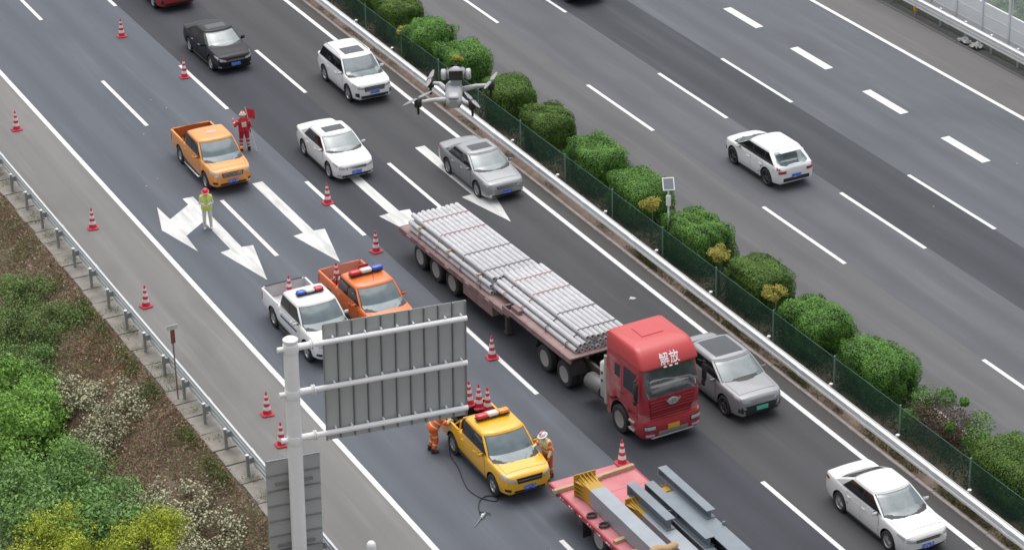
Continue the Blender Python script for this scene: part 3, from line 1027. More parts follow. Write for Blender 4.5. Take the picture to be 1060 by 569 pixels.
def light_bar(root, y, z, cols, x0=-.55, x1=.55, h=.13, tilt=0):
    n = len(cols)
    bar = MB().box((0, y, z - .02), (x1 - x0 + .02, .26, .04), None, .01).build('light_bar', BLACK, root)
    for s in (-1, 1):
        MB().box((s * .42, y, z - .06), (.05, .10, .08)).build('bracket', BLACK, bar)
    for i, m in enumerate(cols):
        a = x0 + (x1 - x0) * i / n; b = x0 + (x1 - x0) * (i + 1) / n
        MB().box(((a + b) / 2, y, z + h / 2), (b - a - .008, .25, h), None, .035).build('lens', m, bar, 50)

def bed_rails(root, hw, m, bar=None):
    """Top rails round a pickup bed and, when asked, a hoop behind the cab."""
    for s in (-1, 1):
        MB().box((s * (hw - .055), 1.77, 1.165), (.075, 1.50, .03), None, .01).build('bed_rail', m, root)
    MB().box((0, 2.555, 1.165), (2 * hw - .22, .05, .03), None, .01).build('tailgate_rail', m, root)
    if bar:
        mb = MB()
        mb.tube([(-hw + .1, 1.06, 1.10), (-hw + .14, 1.02, 1.46), (-hw + .24, 1.02, 1.56), (hw - .24, 1.02, 1.56), (hw - .14, 1.02, 1.46), (hw - .1, 1.06, 1.10)], .03, 8)
        mb.tube([(-hw + .1, 1.5, 1.11), (-hw + .17, 1.04, 1.5)], .025, 6); mb.tube([(hw - .1, 1.5, 1.11), (hw - .17, 1.04, 1.5)], .025, 6)
        mb.build('roll_hoop', bar, root, 50)
def side_steps(root, hw, m):
    for s in (-1, 1):
        MB().tube([(s * (hw - .2), -1.02, .36), (s * (hw + .03), -.92, .33), (s * (hw + .03), .80, .33), (s * (hw - .2), .90, .36)], .035, 8).build('side_step', m, root, 50)

def roof_rails(root, hw, z, y0, y1, m):
    for s in (-1, 1):
        MB().tube([(s * hw, y0, z - .05), (s * hw, y0 + .08, z), (s * hw, y1 - .08, z), (s * hw, y1, z - .05)], .018, 6).build('roof_rail', m, root, 50)
def badge(root, y, z, r=.055):
    MB().cyl((0, y, z), (0, y + .03, z), r, n=14).build('badge', CHROME, root, 40)

# --- cars on the near carriageway (all head towards the viewer)
make_vehicle('parked_sedan', 'black sedan with dark side windows near the top left, beside a traffic cone', 'car', (9.42, 110.42, 0), R(0.5),
             sedan_spec(P_BLACK, plates=[(PLATE_BLUE, -1, .47, .44)], handle=CHROME))[0].name = 'sedan'
make_vehicle('sedan', 'white sedan with a sunroof in the third lane, right of the red suited person', 'car', (9.37, 96.56, 0), R(-.4),
             sedan_spec(P_WHITE, plates=[(PLATE_BLUE, -1, .46, .44)], bars=3))
make_vehicle('sedan', 'silver grey sedan with a sunroof in the fast lane beside the median', 'car', (13.86, 91.76, 0), R(.4),
             sedan_spec(P_SILVER, L=4.75, plates=[(PLATE_BLUE, -1, .46, .44)], bars=2, handle=CHROME))
root, sk = make_vehicle('suv', 'white SUV with roof rails and a large sunroof below the top edge', 'car', (13.45, 103.84, 0), R(-.8),
             suv_spec(P_WHITE, plates=[(PLATE_BLUE, -1, .62, .44)], bars=3))
roof_rails(root, .69, 1.755, -.25, 1.7, CHROME)
ev = suv_spec(P_SILVER2, hw=.945, L=4.82, wheel='dark', zr=1.64, belt=1.06, plates=[(PLATE_GREEN, -1, .56, .46)], sunroof=(-.25, 1.0, .56), bars=0)
ev['cab']['y'] = (-1.45, -.45, 1.25, 2.2)
ev['cab']['sw'] = [('A', .08), (.15, 'C')]; ev['cab']['cq'] = .3; ev['cab']['gv'] = (.22, .95); ev['cab']['rgv'] = (.34, .92)
ev['face'][0] = ('headlight', [(.42, .74), (.88, .79), (.90, .90), (.50, .81)], 'y', -1, LAMP)
ev['face'][1] = ('grille', [(-.66, .46), (.66, .46), (.82, .66), (-.82, .66)], 'y', -1, BLACK)
make_vehicle('electric_suv', 'silver electric SUV with panoramic roof and green plate beside the red truck cab', 'car', (13.36, 71.22, 0), R(.5), ev)
ws = sedan_spec(P_PEARL, hw=.90, L=4.64, plates=[(PLATE_BLUE, -1, .44, .44)], bars=1)
del ws['sunroof']
make_vehicle('sedan', 'pearl white sedan without sunroof in the fast lane at the lower right', 'car', (13.34, 61.18, 0), R(.5), ws)

# --- far carriageway: two cars heading away
hb = suv_spec(P_WHITE, hw=.91, L=4.46, wheel='dark', zr=1.54, belt=.98, plates=[(PLATE_BLUE, 1, .62, .44)], rglass=GLASS_F)  # rear pane takes the pale glass, sky reflection painted into its colour
del hb['sunroof']
hb['st'] = [(y * .953, w, zt * .93, zb * .85) for (y, w, zt, zb) in hb['st']]
hb['hood'] = (-1.85, -1.3, .74)
hb['cab'].update(y=(-1.38, -.40, 1.30, 2.06), zb=.93, sw=[('A', .10), (.17, .98), (1.04, 'C')])
hb['fw'], hb['rw'] = -1.33, 1.24
hb['face'][4] = ('tail_light', [(.48, .76), (.88, .76), (.88, .88), (.48, .88)], 'y', 1, TAIL)
root, sk = make_vehicle('hatchback', 'white hatchback with dark wheels driving away on the far carriageway', 'car', (24.63, 86.74, 0), R(180 + 1.0), hb)
MB().box((0, 1.62, 1.53), (1.1, .34, .03), None, .012).build('rear_spoiler', P_WHITE, root)
make_vehicle('black_car', 'black car cut by the top edge, on the far carriageway', 'car', (27.55, 109.95, 0), R(180),
             suv_spec(P_BLACK, plates=[], rglass=GLASS_S))

# --- the red vehicle whose nose shows at the top edge
rv = suv_spec(P_RED, hw=.98, L=4.9, wheel='suv', zr=1.9, plates=[(PLATE_YEL, -1, .74, .46)], bars=2)
del rv['sunroof']
make_vehicle('red_van', 'red van with a yellow plate, only its nose showing at the top edge', 'van', (10.0, 119.5, 0), R(-1), rv)

# --- the four work pickups
pk = pickup_spec(P_ORANGE, bedmat=mat('orange_bed', (.42, .12, .03), .6, var=.2, scale=3), bars=3)

root, sk = make_vehicle('pickup_truck', 'light orange double cab pickup without a light bar, its load bed empty', 'pickup', (4.50, 98.22, 0), R(-1.0), pk)
bed_rails(root, .925, P_ORANGE, BLACK); side_steps(root, .925, CHROME)
MB().box((.05, -.05, 1.825), (.42, .24, .02), None, .008).build('roof_marking', mat('roof_marking', (.78, .72, .74), .5, var=.3, scale=9, col2=(.8, .25, .2)), root)

pk = pickup_spec(P_WHITE, bedmat=mat('white_bed', (.55, .55, .56), .6, var=.12, scale=3), bars=2)
root, sk = make_vehicle('pickup_truck', 'white double cab pickup with a blue and red light bar', 'pickup', (2.27, 82.22, 0), R(.6), pk)
bed_rails(root, .925, P_WHITE); side_steps(root, .925, BLACK)
MB().box((0, 2.555, 1.19), (1.5, .075, .03), None, .01).build('tailgate_cap', BLACK, root)
light_bar(root, -.02, 1.90, [BLUE_LENS, WHITE_LENS, RED_LENS], -.52, .52, .11)
for s in (-1, 1):
    MB().box((s * .945, -.1, .86), (.006, 1.5, .07)).build('door_stripe', mat('dark_blue_stripe', (.03, .045, .12), .4), root)

pk = pickup_spec(P_ORANGE2, bedmat=mat('pale_bed', (.58, .30, .22), .6, var=.15, scale=3), bars=2)
root, sk = make_vehicle('pickup_truck', 'deep orange pickup with a red, white and blue light bar beside the white pickup', 'pickup', (4.72, 82.55, 0), R(1.2), pk)
bed_rails(root, .925, P_ORANGE2, BLACK); side_steps(root, .925, BLACK)
light_bar(root, .12, 1.90, [RED_LENS, WHITE_LENS, BLUE_LENS], -.66, .66, .15)
MB().tube([(.05, -.45, 1.78), (.05, -.36, 2.1)], .008, 6).build('antenna', BLACK, root)

pk = pickup_spec(P_YELLOW, bedmat=mat('black_bed', (.03, .03, .03), .8, var=.3, scale=5), bars=1)
root, sk = make_vehicle('pickup_truck', 'yellow double cab pickup with a red and amber light bar, workers at its sides', 'pickup', (4.0, 70.45, 0), R(-.5), pk)
bed_rails(root, .925, P_YELLOW, P_YELLOW)
light_bar(root, .20, 1.90, [RED_LENS, WHITE_LENS, AMBER_LENS], -.60, .60, .14)
YELLOW_PICKUP = root
# ------------------------------------------------------------------ articulated truck with concrete pipes
T_RED = mat('truck_red_paint', (.36, .026, .036), .38, 0, .6, var=.06, scale=1.2)
T_RED_LIT = mat('truck_red_lit_roof', (.52, .050, .052), .45, 0, .4, var=.06, scale=1.2)  # lighter copy of the cab red, light from above put into the colour
T_DUST = mat('dusty_truck_paint', (.40, .03, .04), .55, 0, .2, var=.08, scale=2.2, col2=(.40, .22, .21), ramp=(.30, .75))
T_GREY = mat('dusty_grey_paint', (.42, .41, .39), .6, .1, var=.15, scale=3)
CHASSIS = mat('chassis_black', (.035, .033, .032), .7, var=.3, scale=4, col2=(.10, .085, .075))
DECK = mat('dusty_pink_deck', (.24, .145, .138), .8, var=.2, scale=1.5, col2=(.34, .25, .24), bump=.2)
DECK_EDGE = mat('rusty_deck_edge', (.16, .075, .07), .75, var=.25, scale=3, col2=(.27, .19, .185))
PIPE = mat('spun_concrete', (.45, .45, .465), .85, var=.12, scale=3, col2=(.61, .61, .625), bump=.15)
WOOD = mat('timber', (.40, .26, .15), .85, var=.2, scale=3, stretch=(1, 1, 6), col2=(.52, .38, .25))
STRAP_R = mat('red_strap', (.38, .14, .13), .8, var=.2)
STRAP_D = mat('dark_strap', (.10, .09, .09), .8, var=.2)

def rrect(hw, y0, y1, rf, rr, z, n=5):
    pts = []
    for (cx, cy, r, a0) in ((hw - rf, y0 + rf, rf, -90), (hw - rr, y1 - rr, rr, 0), (-hw + rr, y1 - rr, rr, 90), (-hw + rf, y0 + rf, rf, 180)):
        for k in range(n + 1):
            a = R(a0 + 90 * k / n)
            pts.append((cx + r * math.cos(a), cy + r * math.sin(a), z))
    return pts

def make_tractor(loc, rz):
    t = thing('truck_tractor', 'red high roofed truck cab with white characters above its windscreen', 'truck', loc, rz)
    ch = MB()
    for s in (-1, 1):
        ch.box((s * .42, 2.55, .92), (.10, 7.0, .26))
    for y in (-.6, 1.2, 2.6, 4.5, 5.9):
        ch.box((0, y, .92), (.84, .12, .18))
    ch.box((0, .0, .55), (1.7, .14, .14)); ch.box((0, 3.79, .52), (1.8, .16, .16)); ch.box((0, 5.19, .52), (1.8, .16, .16))
    ch.build('chassis', CHASSIS, t)
    # lower cab with wheel arch
    low = MB().loft([rrect(1.15, -1.40, .92, .20, .06, z) for z in (.42, .60, 1.0, 1.28)]).build('lower_cab', [T_DUST, CHASSIS], t, 35)
    bool_cut(low, MB().cyl((-1.6, 0, .52), (1.6, 0, .52), .66, n=32).build('cutter', CHASSIS), None)
    up = MB().loft([rrect(1.155, -1.44, .94, .22, .08, 1.27), rrect(1.165, -1.46, .95, .22, .08, 1.7), rrect(1.16, -1.44, .95, .22, .08, 1.95), rrect(1.15, -1.37, .95, .22, .08, 2.35),
                    rrect(1.13, -1.27, .95, .22, .10, 2.78), rrect(1.11, -1.25, .94, .22, .10, 2.88)]).build('cab_shell', T_RED, t, 35)
    roof = MB().loft([rrect(1.12, -1.32, .96, .16, .08, 2.86), rrect(1.135, -1.38, .97, .16, .08, 2.91), rrect(1.135, -1.37, .97, .16, .08, 2.98), rrect(1.12, -1.24, .97, .17, .08, 3.20), rrect(1.09, -1.02, .96, .18, .09, 3.42),
                      rrect(1.05, -.88, .94, .18, .10, 3.49), rrect(.98, -.74, .89, .18, .10, 3.53), rrect(.5, -.3, .5, .1, .1, 3.56)]).build('roof_fairing', T_RED_LIT, t, 28)
    sk = Skin([low, up])
    skr = Skin([roof])
    skr.patch('roof_hatch', q4(-.42, .42, -.25, .45), 'z', 1, T_RED_LIT, t, .02, 4, 4)
    w = sk.patch('windscreen', [(-1.06, 1.86), (1.06, 1.86), (1.03, 2.80), (-1.03, 2.80)], 'y', -1, mat('truck_glass', (.03, .036, .04), .06, coat=1, var=.5, scale=2, col2=(.085, .10, .11), spec=.9, ior=1.7), t, .012, 14, 6)
    for x in (-.55, .1):
        MB().cyl((x, -1.50, 1.90), (x + .55, -1.47, 2.02), .012, n=6).build('wiper', BLACK, w)
    MB().box((.80, -1.42, 2.05), (.34, .01, .16), Matrix.Rotation(-.15, 3, 'X')).build('windscreen_sticker', mat('paper_sticker', (.7, .7, .68), .6), w)
    for x in (-.22, .0, .22):
        MB().box((x, -1.40, 2.885), (.13, .05, .05), None, .012).build('marker_lamp', mat('marker_lamp', (.8, .8, .76), .3), t)
    # characters on the roof front
    cu = bpy.data.curves.new('roof_lettering', 'FONT')
    cu.body = '\u89e3\u653e'
    cu.size = .37; cu.align_x = 'CENTER'; cu.extrude = .012; cu.space_character = 1.12
    tmp = bpy.data.objects.new('tmp', cu); COL.objects.link(tmp)
    me = bpy.data.meshes.new_from_object(tmp.evaluated_get(bpy.context.evaluated_depsgraph_get()))
    bpy.data.objects.remove(tmp)
    me.materials.clear(); me.materials.append(mat('white_lettering', (.82, .80, .80), .5))
    for v in me.vertices:                       # lay the characters on the curved roof front
        x, h, k = v.co
        q = skr.hit((x, -9, 2.99 + h), (0, 1, 0))
        v.co = (x, (q[1] if q else -1.3) - .012 - k, 2.99 + h)
    link('roof_lettering', me, t)
    # grille with slats and winged badge
    g = sk.patch('grille', [(-.80, 1.02), (.80, 1.02), (.92, 1.78), (-.92, 1.78)], 'y', -1, mat('dark_red_grille', (.16, .014, .018), .5, var=.1), t, .006, 10, 6)
    for k in range(6):
        z = 1.08 + k * .115
        wd_ = .80 + .12 * k / 6
        sk.patch('grille_slat', q4(-wd_ * .97, wd_ * .97, z, z + .062), 'y', -1, T_RED, g, .028, 12, 1)
    mb = MB()
    pts = []
    for k in range(28):
        a = 2 * math.pi * k / 28
        pts.append((.21 * math.cos(a), 1.62 + .135 * math.sin(a)))
    mb.extrude(pts, -1.56, -1.50, 'Y')
    b = mb.build('badge', CHROME, t)
    mb = MB()
    mb.extrude([(-.035, 1.50), (.035, 1.50), (.045, 1.74), (-.045, 1.74)], -1.585, -1.555, 'Y')
    for s in (-1, 1):
        mb.extrude([(s * .06, 1.55), (s * .06, 1.72), (s * .17, 1.68), (s * .30, 1.70), (s * .20, 1.60)], -1.58, -1.555, 'Y')
    mb.build('badge_wings', mat('badge_steel', (.55, .56, .57), .3, .7), b)
    # bumper, lamps, plate
    bp = MB().loft([rrect(1.12, -1.50, -.66, .24, .04, .36), rrect(1.17, -1.56, -.66, .26, .04, .46), rrect(1.18, -1.57, -.66, .26, .04, .80), rrect(1.16, -1.53, -.66, .26, .04, .98)]).build('bumper', T_RED, t, 35)
    sb = Skin([bp])
    for s in (-1, 1):
        hl = sb.patch('headlight', [(s * .66, .68), (s * 1.12, .72), (s * 1.12, .88), (s * .68, .86)], 'y', -1, BLACK, bp, .010, 8, 3)
        sb.patch('lens', [(s * .70, .71), (s * 1.10, .74), (s * 1.10, .85), (s * .71, .83)], 'y', -1, LAMP, hl, .020, 6, 3)
        sb.patch('fog_lamp', [(s * .74, .45), (s * 1.06, .47), (s * 1.06, .55), (s * .74, .53)], 'y', -1, LAMP, bp, .012, 5, 2)
    sb.patch('lower_grille', q4(-.58, .58, .40, .58), 'y', -1, mat('bumper_grille', (.22, .22, .22), .6, var=.2), bp, .008, 8, 3)
    MB().box((0, -1.50, .365), (1.7, .10, .06), None, .02).build('bumper_lip', T_GREY, bp)
    MB().box((.0, -1.592, .69), (.46, .02, .17)).build('number_plate', PLATE_YEL, bp)
    for s in (-1, 1):
        d = sk.patch('door', [(-1.16, 1.0), (-.16, 1.0), (-.16, 2.74), (-1.06, 2.74)], 'x', s, T_RED, t, .010, 6, 8)
        sk.patch('side_window', [(-1.08, 1.88), (-.24, 1.88), (-.24, 2.66), (-1.00, 2.66)], 'x', s, GLASS_S, d, .020, 6, 5)
        MB().box((s * 1.25, -.28, 1.66), (.04, .20, .05), None, .01).build('handle', BLACK, d)
        sk.patch('side_panel', q4(-.08, .86, 1.0, 2.7), 'x', s, T_DUST, t, .008, 6, 6)
        sk.patch('sleeper_window', q4(.0, .34, 2.1, 2.55), 'x', s, GLASS_S, t, .014, 4, 4)
        m = MB().box((s * 1.36, -1.36, 2.25), (.10, .24, .62), None, .04).build('mirror', BLACK, t, 50)
        MB().box((s * 1.36, -1.30, 1.80), (.10, .18, .22), None, .04).build('wide_angle_mirror', BLACK, m, 50)
        MB().tube([(s * 1.17, -1.22, 2.70), (s * 1.42, -1.34, 2.60)], .02, 6).build('mirror_arm', BLACK, m)
        MB().tube([(s * 1.20, -1.25, 1.75), (s * 1.42, -1.33, 1.85)], .02, 6).build('mirror_arm', BLACK, m)
        for z in (.52, .82):
            MB().box((s * 1.19, -.82, z), (.10, .34, .05)).build('step', T_GREY, t)
        add_wheel(t, 'truck', s * 1.06, 0)
        for y in (3.79, 5.19):
            add_wheel(t, 'truck', s * 1.06, y); add_wheel(t, 'truck', s * .73, y)
        # rear corner fairing and tanks behind the cab
        MB().box((s * 1.10, 1.02, 1.55), (.10, .16, 1.9), None, .03).build('corner_fairing', T_GREY, t)
        MB().lathe([(.28, 1.55), (.30, 1.58), (.30, 2.52), (.28, 2.55)], 'Y', 20, (s * .84, 0, .78)).build('tank', mat('dark_tank', (.12, .12, .12), .5, .3, var=.2, scale=4), t, 40)
        mb = MB()
        for k in range(9):
            a = R(20 + 140 * k / 8)
            mb.box((s * .90, 4.49 + 1.32 * math.cos(a) , .62 + .62 * math.sin(a) + .02), (.62, .36, .015), Matrix.Rotation(a + math.pi / 2, 3, 'X'))
        mb.build('mudguard', BLACK, t)
    fil = MB().box((-1.0, 1.20, 1.45), (.34, .36, 1.45), None, .08).build('air_filter', mat('cream_plastic', (.52, .51, .48), .5, var=.12, scale=4), t, 45)
    for z in (1.45, 1.75):
        MB().cyl((-1.19, 1.18, z), (-1.165, 1.18, z), .06, n=14).build('inlet', BLACK, fil)
    MB().tube([(.9, 1.2, .9), (.9, 1.2, 2.9), (.9, 1.3, 3.1)], .07, 10).build('exhaust_stack', T_GREY, t, 50)
    MB().box((-.05, 1.04, 2.94), (1.4, .14, .05)).build('cab_rear_bracket', POSTW, t)
    MB().box((0, 4.5, 1.10), (.9, 1.0, .10), None, .03).build('coupling_plate', CHASSIS, t)
    return t
make_tractor((9.93, 70.57, 0), R(2.2))

TR = (9.40, 84.20)
TRZ = R(2.1)
def tr_pt(x, y, z=0.0):
    c, s = math.cos(TRZ), math.sin(TRZ)
    return (TR[0] + x * c - y * s, TR[1] + x * s + y * c, z)
def make_trailer():
    t = thing('flatbed_trailer', 'dusty pink flatbed trailer loaded with two stacks of concrete pipes', 'trailer', (TR[0], TR[1], 0), TRZ)
    hw = 1.30
    # deck plates: a lower rear deck and a raised front deck
    y = 2.86
    while y > -5.5:
        e = max(y - 1.4, -5.55)
        MB().box((0, (y + e) / 2, 1.17), (2 * hw - .16, y - e - .012, .05)).build('deck_plate', DECK, t)
        y = e
    y = -6.05
    while y > -10.4:
        e = max(y - 1.12, -10.5)
        MB().box((0, (y + e) / 2, 1.385), (2 * hw - .16, y - e - .012, .05)).build('deck_plate', DECK, t)
        y = e
    for s in (-1, 1):
        MB().extrude([(s * (hw - .08), 1.0), (s * hw, 1.0), (s * hw, 1.205), (s * (hw - .08), 1.205)], -5.55, 2.86, 'Y').build('side_rail', DECK_EDGE, t)
        MB().extrude([(s * (hw - .08), 1.22), (s * hw, 1.22), (s * hw, 1.42), (s * (hw - .08), 1.42)], -10.5, -6.05, 'Y').build('side_rail', DECK_EDGE, t)
        MB().extrude([(-5.4, .72), (1.0, .85), (2.7, 1.05), (2.7, 1.15), (-5.75, 1.15), (-6.2, 1.36), (-10.3, 1.36), (-10.3, 1.12), (-6.1, 1.08)], s * .46 - .05, s * .46 + .05, 'X').build('main_beam', DECK_EDGE, t)
        MB().box((s * (hw - .03), -5.8, 1.25), (.05, .50, .30)).build('step_plate', DECK_EDGE, t)
        for k in range(14):
            yy = 2.4 - k * .6
            MB().box((s * (hw + .012), yy, 1.05), (.022, .05, .10)).build('rope_hook', DECK_EDGE, t)
        for yy in (-1.34, 0, 1.33):
            add_wheel(t, 'truck', s * 1.04, yy, .50); add_wheel(t, 'truck', s * .71, yy, .50)
        MB().box((s * (hw - .15), -3.6, .78), (.28, 2.3, .42), None, .02).build('tool_box', DECK_EDGE, t)
        MB().box((s * .95, -5.3, .62), (.14, .16, 1.0)).build('landing_leg', CHASSIS, t)
        MB().box((s * .95, -5.3, .10), (.24, .28, .06)).build('landing_foot', CHASSIS, t)
        for k in range(5):
            MB().box((s * (hw + .005), 2.0 - k * 1.6, 1.14), (.012, .30, .05)).build('reflector', mat('reflector_tape', (.55, .16, .14), .4, var=.4, scale=7, col2=(.7, .65, .62)), t)
    for yy in (-1.34, 0, 1.33):
        MB().cyl((-1.0, yy, .50), (1.0, yy, .50), .08, n=10).build('axle', CHASSIS, t)
    for k in range(9):
        MB().box((0, 2.6 - k, 1.08), (2.4, .08, .10)).build('cross_member', CHASSIS, t)
    MB().box((0, 2.84, 1.09), (2.56, .05, .22)).build('rear_crossbar', DECK_EDGE, t)
    MB().box((0, -5.62, 1.30), (2.4, .08, .22)).build('deck_step', DECK_EDGE, t)
    for s in (-1, 1):
        MB().box((s * .95, 2.83, .82), (.38, .06, .14), None, .02).build('tail_light', TAIL, t)
    MB().box((-1.12, -6.35, 1.5), (.16, .55, .16)).build('winch_box', DECK_EDGE, t)
    MB().tube([(-.95, -6.0, 1.2), (-.75, -6.9, 1.75)], .02, 6).build('tie_bar', CHASSIS, t)
make_trailer()

def pipe_mesh(L, r=.096, b=.062):
    n = 16
    me = MB().lathe([(b, L / 2 - .002), (b, -L / 2), (r - .008, -L / 2), (r, -L / 2 + .01), (r, L / 2 - .01), (r - .008, L / 2), (b, L / 2)], 'Y', n)
    me.f = me.f[:-2]; me.m = me.m[:-2]
    m = me.mesh('concrete_pipe', 40)
    m.materials.append(PIPE)
    return m
PS = .207
def pipe_stack(which, yc, L, z0, rows, step, phrase):
    base = pipe_mesh(L)
    for li, (x0, n) in enumerate(rows):
        lname = ['bottom', 'middle', 'top'][li]
        for i in range(n):
            o = link('concrete_pipe', base)
            o.location = tr_pt(x0 + PS * i, yc + RNG.uniform(-.05, .05), z0 + .096 + step * li + RNG.uniform(0, .004))
            o.rotation_euler = (0, RNG.uniform(0, 6), TRZ + RNG.uniform(-.002, .002))
            tag(o, 'pale concrete pipe in the %s, %s layer, %s from the left' % (phrase, lname, ordinal(i)), 'pipe', 'concrete pipes of the ' + phrase)
        if li < 2:
            for k in range(3):
                yy = yc + (k - 1) * L * .36
                b = MB().box((0, 0, 0), (.19 * n + .1, .10, step - .196 if step > .2 else .01)).build('dunnage_timber', WOOD)
                if step > .2:
                    b.location = tr_pt(x0 + .097 * (n - 1), yy, z0 + .192 + step * li + (step - .194) / 2)
                    b.rotation_euler = (0, 0, TRZ)
                    tag(b, 'timber strip under the %s layer of the %s, %s from the cab end' % (['middle', 'top'][li], phrase, ordinal(k)), 'timber')
                else:
                    bpy.data.objects.remove(b)
    # lashing straps over the top
    top = z0 + .194 + 2 * step + .006
    x0, n = rows[2]
    xl, xr = x0 - .11, x0 + PS * (n - 1) + .11
    for k, (f, m, nm) in enumerate(((-.40, STRAP_D, 'dark'), (-.16, STRAP_D, 'dark'), (.14, STRAP_R, 'red'), (.36, STRAP_R, 'red'))):
        mb = MB()
        yy = f * L
        bx = rows[0][0] - .12
        pts = [(bx - .02, z0), (bx - .015, z0 + .2), (xl, top - .16), (xl + .06, top)] + [(xl + .1 + (xr - xl - .2) * j / 10, top + .004) for j in range(11)] + [(xr - .06, top), (xr, top - .16), (xr + .05, z0)]
        for a, b in zip(pts, pts[1:]):
            ln = math.hypot(b[0] - a[0], b[1] - a[1])
            ang = math.atan2(b[1] - a[1], b[0] - a[0])
            mb.box(((a[0] + b[0]) / 2, 0, (a[1] + b[1]) / 2), (ln + .004, .045, .008), Matrix.Rotation(-ang, 3, 'Y'))
        o = mb.build('lashing_strap', m)
        o.location = tr_pt(0, yc + yy, 0); o.rotation_euler = (0, 0, TRZ)
        tag(o, '%s lashing strap over the %s, %s from the cab end' % (nm, phrase, ordinal(k)), 'strap')
pipe_stack(0, -.95, 6.6, 1.20, [(-1.02, 11), (-1.02, 11), (-.88, 10)], .245, 'rear pipe stack')
pipe_stack(1, -7.28, 6.0, 1.415, [(-.86, 10), (-.76, 9), (-.42, 8)], .1955, 'front pipe stack')

# ------------------------------------------------------------------ red trailer with steel columns (lower edge)
RED_DECK = mat('worn_red_deck', (.48, .15, .17), .75, var=.10, scale=1.4, col2=(.58, .23, .245), bump=.15)
RED_EDGE = mat('red_trailer_rail', (.36, .035, .05), .55, var=.2, scale=2, col2=(.46, .08, .09))
STEEL = mat('grey_primer_steel', (.17, .20, .23), .5, .15, var=.08, scale=2, col2=(.22, .25, .28))
STEEL_L = mat('pale_primer_steel', (.28, .31, .345), .5, .15, var=.08, scale=2, col2=(.34, .37, .40))
YEL_STEEL = mat('yellow_primer', (.46, .27, .03), .55, var=.15, scale=4)
def make_red_trailer():
    X, Y = 5.66, 67.0
    t = thing('flatbed_trailer', 'red flatbed trailer carrying grey steel columns at the bottom edge', 'trailer', (X, Y, 0))
    y = 0
    while y > -15:
        MB().box((0, y - .74, 1.09), (2.78, 1.468, .05)).build('deck_plate', RED_DECK, t)
        y -= 1.48
    for s in (-1, 1):
        MB().box((s * 1.425, -7.4, 1.02), (.07, 14.8, .20), None, .01).build('side_rail', RED_EDGE, t)
        for k in range(18):
            MB().box((s * 1.466, -.3 - k * .62, 1.0), (.016, .22, .05)).build('reflector', mat('white_red_tape', (.6, .08, .08), .4, var=.3, scale=9, col2=(.8, .78, .76), ramp=(.45, .55)), t)
            if k % 2 == 0:
                MB().box((s * 1.475, -.6 - k * .62, .98), (.03, .06, .12)).build('rope_hook', CHASSIS, t)
        for yy in (-2.95, -4.25, -5.55):
            add_wheel(t, 'truck', s * 1.08, yy, .50); add_wheel(t, 'truck', s * .75, yy, .50)
        MB().extrude([(-14.8, .65), (-1, .80), (-.1, .95), (-.1, 1.06), (-14.8, 1.06)], s * .5 - .06, s * .5 + .06, 'X').build('main_beam', RED_EDGE, t)
        MB().box((s * 1.2, -1.9, .72), (.30, .40, .34), None, .03).build('tool_box', CHASSIS, t)
        MB().box((s * 1.2, -2.25, .52), (.42, .02, .55)).build('mud_flap', BLACK, t)
        MB().box((s * 1.05, .02, .86), (.42, .07, .14), None, .02).build('tail_light', TAIL, t)
    for yy in (-2.95, -4.25, -5.55):
        MB().cyl((-1.0, yy, .5), (1.0, yy, .5), .08, n=10).build('axle', CHASSIS, t)
    MB().box((0, -.02, 1.0), (2.78, .06, .22)).build('rear_crossbar', RED_EDGE, t)
    for k in range(12):
        MB().box((0, -.5 - k * 1.2, 1.0), (2.7, .08, .10)).build('cross_member', CHASSIS, t)
make_red_trailer()
def timber(label, c, s, rz):
    o = MB().box((0, 0, 0), s, None, .012).build('timber_baulk', WOOD); o.location = c; o.rotation_euler = (0, 0, rz)
    tag(o, label, 'timber')
timber('long timber baulk lying across the rear of the red trailer', (4.92, 66.33, 1.19), (1.75, .14, .15), R(2))
timber('second timber baulk across the rear of the red trailer, nearer the cone', (6.32, 66.45, 1.19), (1.5, .15, .16), R(4))
timber('short timber block on the left edge of the red trailer deck', (4.50, 62.75, 1.17), (.42, .16, .11), R(8))
timber('timber block nearest the bottom edge on the red trailer', (4.46, 61.95, 1.17), (.50, .15, .11), R(-6))

def hbeam(mb, cx, z0, z1, w, y0, y1, tf=.025, tw=.018):
    mb.box((cx, (y0 + y1) / 2, z0 + tf / 2), (w, y1 - y0, tf)); mb.box((cx, (y0 + y1) / 2, z1 - tf / 2), (w, y1 - y0, tf))
    mb.box((cx, (y0 + y1) / 2, (z0 + z1) / 2), (tw, y1 - y0 - .002, z1 - z0 - 2 * tf))
    return mb
def column(label, x0, x1, z0, z1, y0, y1, end=True):
    """Box column with a yellow base plate and stiffener fins on its rear end."""
    t = thing('steel_column', label, 'steel column', ((x0 + x1) / 2, y1, z0))
    w, h = x1 - x0, z1 - z0
    mb = MB()
    mb.box((0, (y0 - y1) / 2 - .42, h / 2), (w, y1 - y0 - .84, h), None, .006)
    mb.build('shaft', STEEL_L, t)
    MB().box((0, -.42, h / 2), (w * .98, .84, h * .98)).build('painted_end', YEL_STEEL, t)
    MB().box((0, .02, h / 2 + .03), (w + .24, .035, h + .20)).build('base_plate', YEL_STEEL, t)
    for k in range(4):
        x = -w / 2 + w * (k + .5) / 4
        MB().extrude([(0, h), (0, h + .12), (-.08, h + .11), (-.50, h)], x - .009, x + .009, 'X').build('stiffener', YEL_STEEL, t)
        z = h * (k + .5) / 4
        for s in (-1, 1):
            MB().extrude([(s * w / 2, 0), (s * (w / 2 + .12), 0), (s * (w / 2 + .11), -.10), (s * w / 2, -.52)], z - .009, z + .009, 'Z').build('stiffener', YEL_STEEL, t)
column('grey box column with a yellow ribbed base, nearest the left edge of the red trailer', 4.66, 5.20, 1.14, 1.74, 53.5, 65.85)
